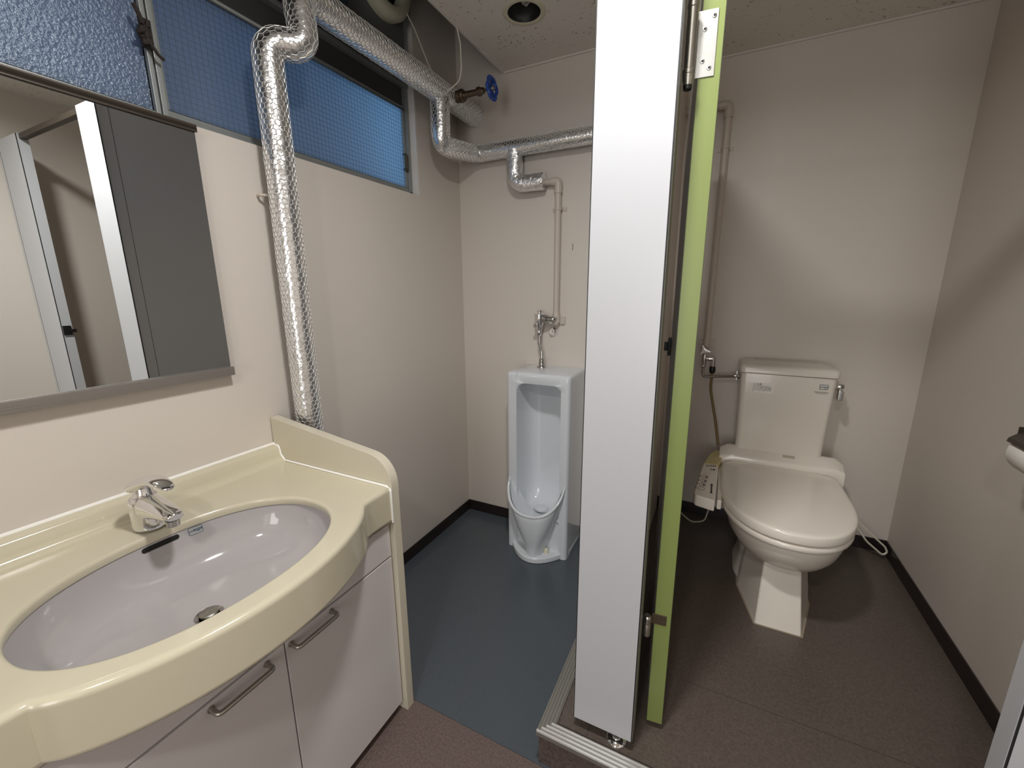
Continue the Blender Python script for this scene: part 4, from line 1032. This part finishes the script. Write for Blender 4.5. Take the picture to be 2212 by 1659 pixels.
# toilet paper
tpz = thing('paper_holder', 'white toilet paper roll in holder on the right stall wall', 'paper holder', (2.02, 1.42, 0.90))
obj('bracket', G().box(2.045, XR-0.001, 1.325, 1.445, 0.925, 0.965).box(1.968, 2.045, 1.327, 1.331, 0.905, 0.965).box(1.968, 2.045, 1.439, 1.443, 0.905, 0.965).prism([(2.045, 0.958), (2.045, 0.965), (1.985, 0.962), (1.955, 0.935), (1.952, 0.925), (1.958, 0.927), (1.988, 0.956)], 1.327, 1.443, 'y'), brown_al, tpz, bevel=0.001)
rl = obj('paper_roll', G().lathe([(0.018, -0.05), (0.047, -0.05), (0.0478, -0.048), (0.0478, 0.048), (0.047, 0.05), (0.018, 0.05)], (2.000, 1.385, 0.900), 'y', 30), paper_m, tpz)
obj('roll_core', G().lathe([(0.0178, -0.051), (0.0178, 0.051)], (2.000, 1.385, 0.900), 'y', 16), print_dark, tpz)

# ================================================================== CEILING FITTINGS
def downlight(x, y, r, label, lit):
    d = thing('downlight', label, 'ceiling light', (x, y, ZC), 'recessed downlights' if lit else None)
    rimm = obj('trim_ring', G().lathe([(r-0.0005, 0.004), (r-0.001, -0.002), (r+0.006, -0.0035), (r+0.016, -0.002), (r+0.019, -0.0002), (r+0.0005, -0.0001)], (x, y, ZC), 'z', 40, cap=(False, False)), fan_cream, d)
    g = G().lathe([(r-0.001, 0.0), (r-0.003, 0.03), (r-0.006, 0.07), (r-0.02, 0.115), (0.02, 0.125), (0.0001, 0.126)], (x, y, ZC), 'z', 36, cap=(False, True))
    if not lit:
        obj('reflector', g, pan_dark, d)
        obj('bulb', G().tube([(x+0.012, y-0.004, ZC+0.12), (x+0.012, y-0.004, ZC+0.055), (x+0.011, y-0.004, ZC+0.040), (x, y-0.004, ZC+0.034), (x-0.011, y-0.004, ZC+0.040), (x-0.012, y-0.004, ZC+0.055), (x-0.012, y-0.004, ZC+0.12)], 0.0075, 10).tube([(x+0.012, y+0.018, ZC+0.12), (x+0.011, y+0.018, ZC+0.040), (x, y+0.018, ZC+0.034), (x-0.011, y+0.018, ZC+0.040), (x-0.012, y+0.018, ZC+0.12)], 0.0075, 10), bulb_m, d)
    else:
        m, nt, p = nmat('lamp_glow'); p.inputs['Emission Color'].default_value = (1, 0.97, 0.92, 1); p.inputs['Emission Strength'].default_value = 3.0
        obj('reflector', G().lathe([(r, 0.0), (r, 0.10), (0.0001, 0.10)], (x, y, ZC), 'z', 36, cap=(False, True)), al_shiny, d)
        obj('lamp_disc', G().lathe([(r-0.003, 0.016), (r-0.003, 0.020), (0.0001, 0.020)], (x, y, ZC), 'z', 36, cap=(True, False)), m, d)
downlight(0.530, 1.628, 0.062, 'unlit recessed downlight in the ceiling above the urinal', False)
for x, y, p in LAMPS:
    downlight(x, y, 0.085, 'lit recessed downlight in the ceiling over the washbasin aisle' if y > 0 else 'lit recessed downlight behind the camera near the entrance', True)
    lamp_light(x, y, p)
# ventilation fan in the slot above the window
fn = thing('ventilation_fan', 'cream round ventilation fan on a grey plate above the window', 'fan', (-0.02, 1.45, 2.40))
obj('mounting_plate', G().box(-0.044, -0.006, 1.285, 1.600, 2.255, 2.62), grey_paint, fn, bevel=0.002)
def torus(c, R, r, n=44):
    return G().tube([Vector((c[0]+0.0, c[1]+R*math.cos(2*PI*k/n), c[2]+R*math.sin(2*PI*k/n))) for k in range(n+1)], r, 14)
FC = (0.012, 1.474, 2.476)
obj('bezel', G().lathe([(0.140, -0.018), (0.142, 0.004), (0.134, 0.020), (0.118, 0.030), (0.098, 0.028), (0.090, 0.016), (0.088, -0.016)], FC, 'x', 48, cap=(False, False)), fan_cream, fn)
obj('duct_throat', G().lathe([(0.089, 0.0), (0.0001, 0.001)], (FC[0]-0.017, FC[1], FC[2]), 'x', 40, cap=(False, False)), dark_gap, fn)
for k in range(5):
    a = 2*PI*k/5
    b = [Vector((0.004, FC[1]+r*math.cos(a+da), FC[2]+r*math.sin(a+da))) for r, da in ((0.02, -0.3), (0.080, -0.25), (0.080, 0.35), (0.02, 0.3))]
    obj('blade', G().loft([[(p.x+dx, p.y, p.z) for p in b] for dx in (0.0, 0.0015)]), dark_panel, fn)
obj('hub', G().lathe([(0.02, 0), (0.02, 0.014), (0.012, 0.02)], (0.0, FC[1], FC[2]), 'x', 20), dark_panel, fn)
obj('shutter_cord', G().tube([(0.024, FC[1]+0.05, FC[2]+0.07), (0.030, FC[1]+0.075, FC[2]-0.05)], 0.0022, 6), white_cord, fn)
du = thing('duct_box', 'dark slate rounded box beside the fan plate above the window', 'duct', (0.0, 1.15, 2.45))
obj('casing', G().prism([(1.02, 2.62), (1.02, 2.26), (1.06, 2.225), (1.20, 2.222), (1.245, 2.235), (1.268, 2.275), (1.268, 2.62)], -0.044, 0.030, 'x'), navy, du, bevel=0.006)
obj('seam_cap', G().box(-0.040, 0.012, 1.2685, 1.284, 2.235, 2.62), steel, du, bevel=0.002)
# two white wires
tag(obj('wire', G().tube(fillet([(0.035, 1.575, 2.395), (0.060, 1.590, 2.340), (0.085, 1.60, 2.27), (0.115, 1.61, 2.195), (0.150, 1.625, 2.155), (0.135, 1.66, 2.110)], [.05]*4, 5), 0.0028, 7), white_cord), 'thin white wire hanging from the fan to the foil pipe', 'wire')
tag(obj('wire', G().tube(fillet([(0.262, 1.585, 2.305), (0.268, 1.60, 2.25), (0.264, 1.61, 2.17), (0.245, 1.625, 2.135), (0.165, 1.645, 2.115), (0.150, 1.655, 2.112)], [.05]*4, 5), 0.0028, 7), white_cord), 'thin white wire hanging from the ceiling edge to the valve', 'wire')
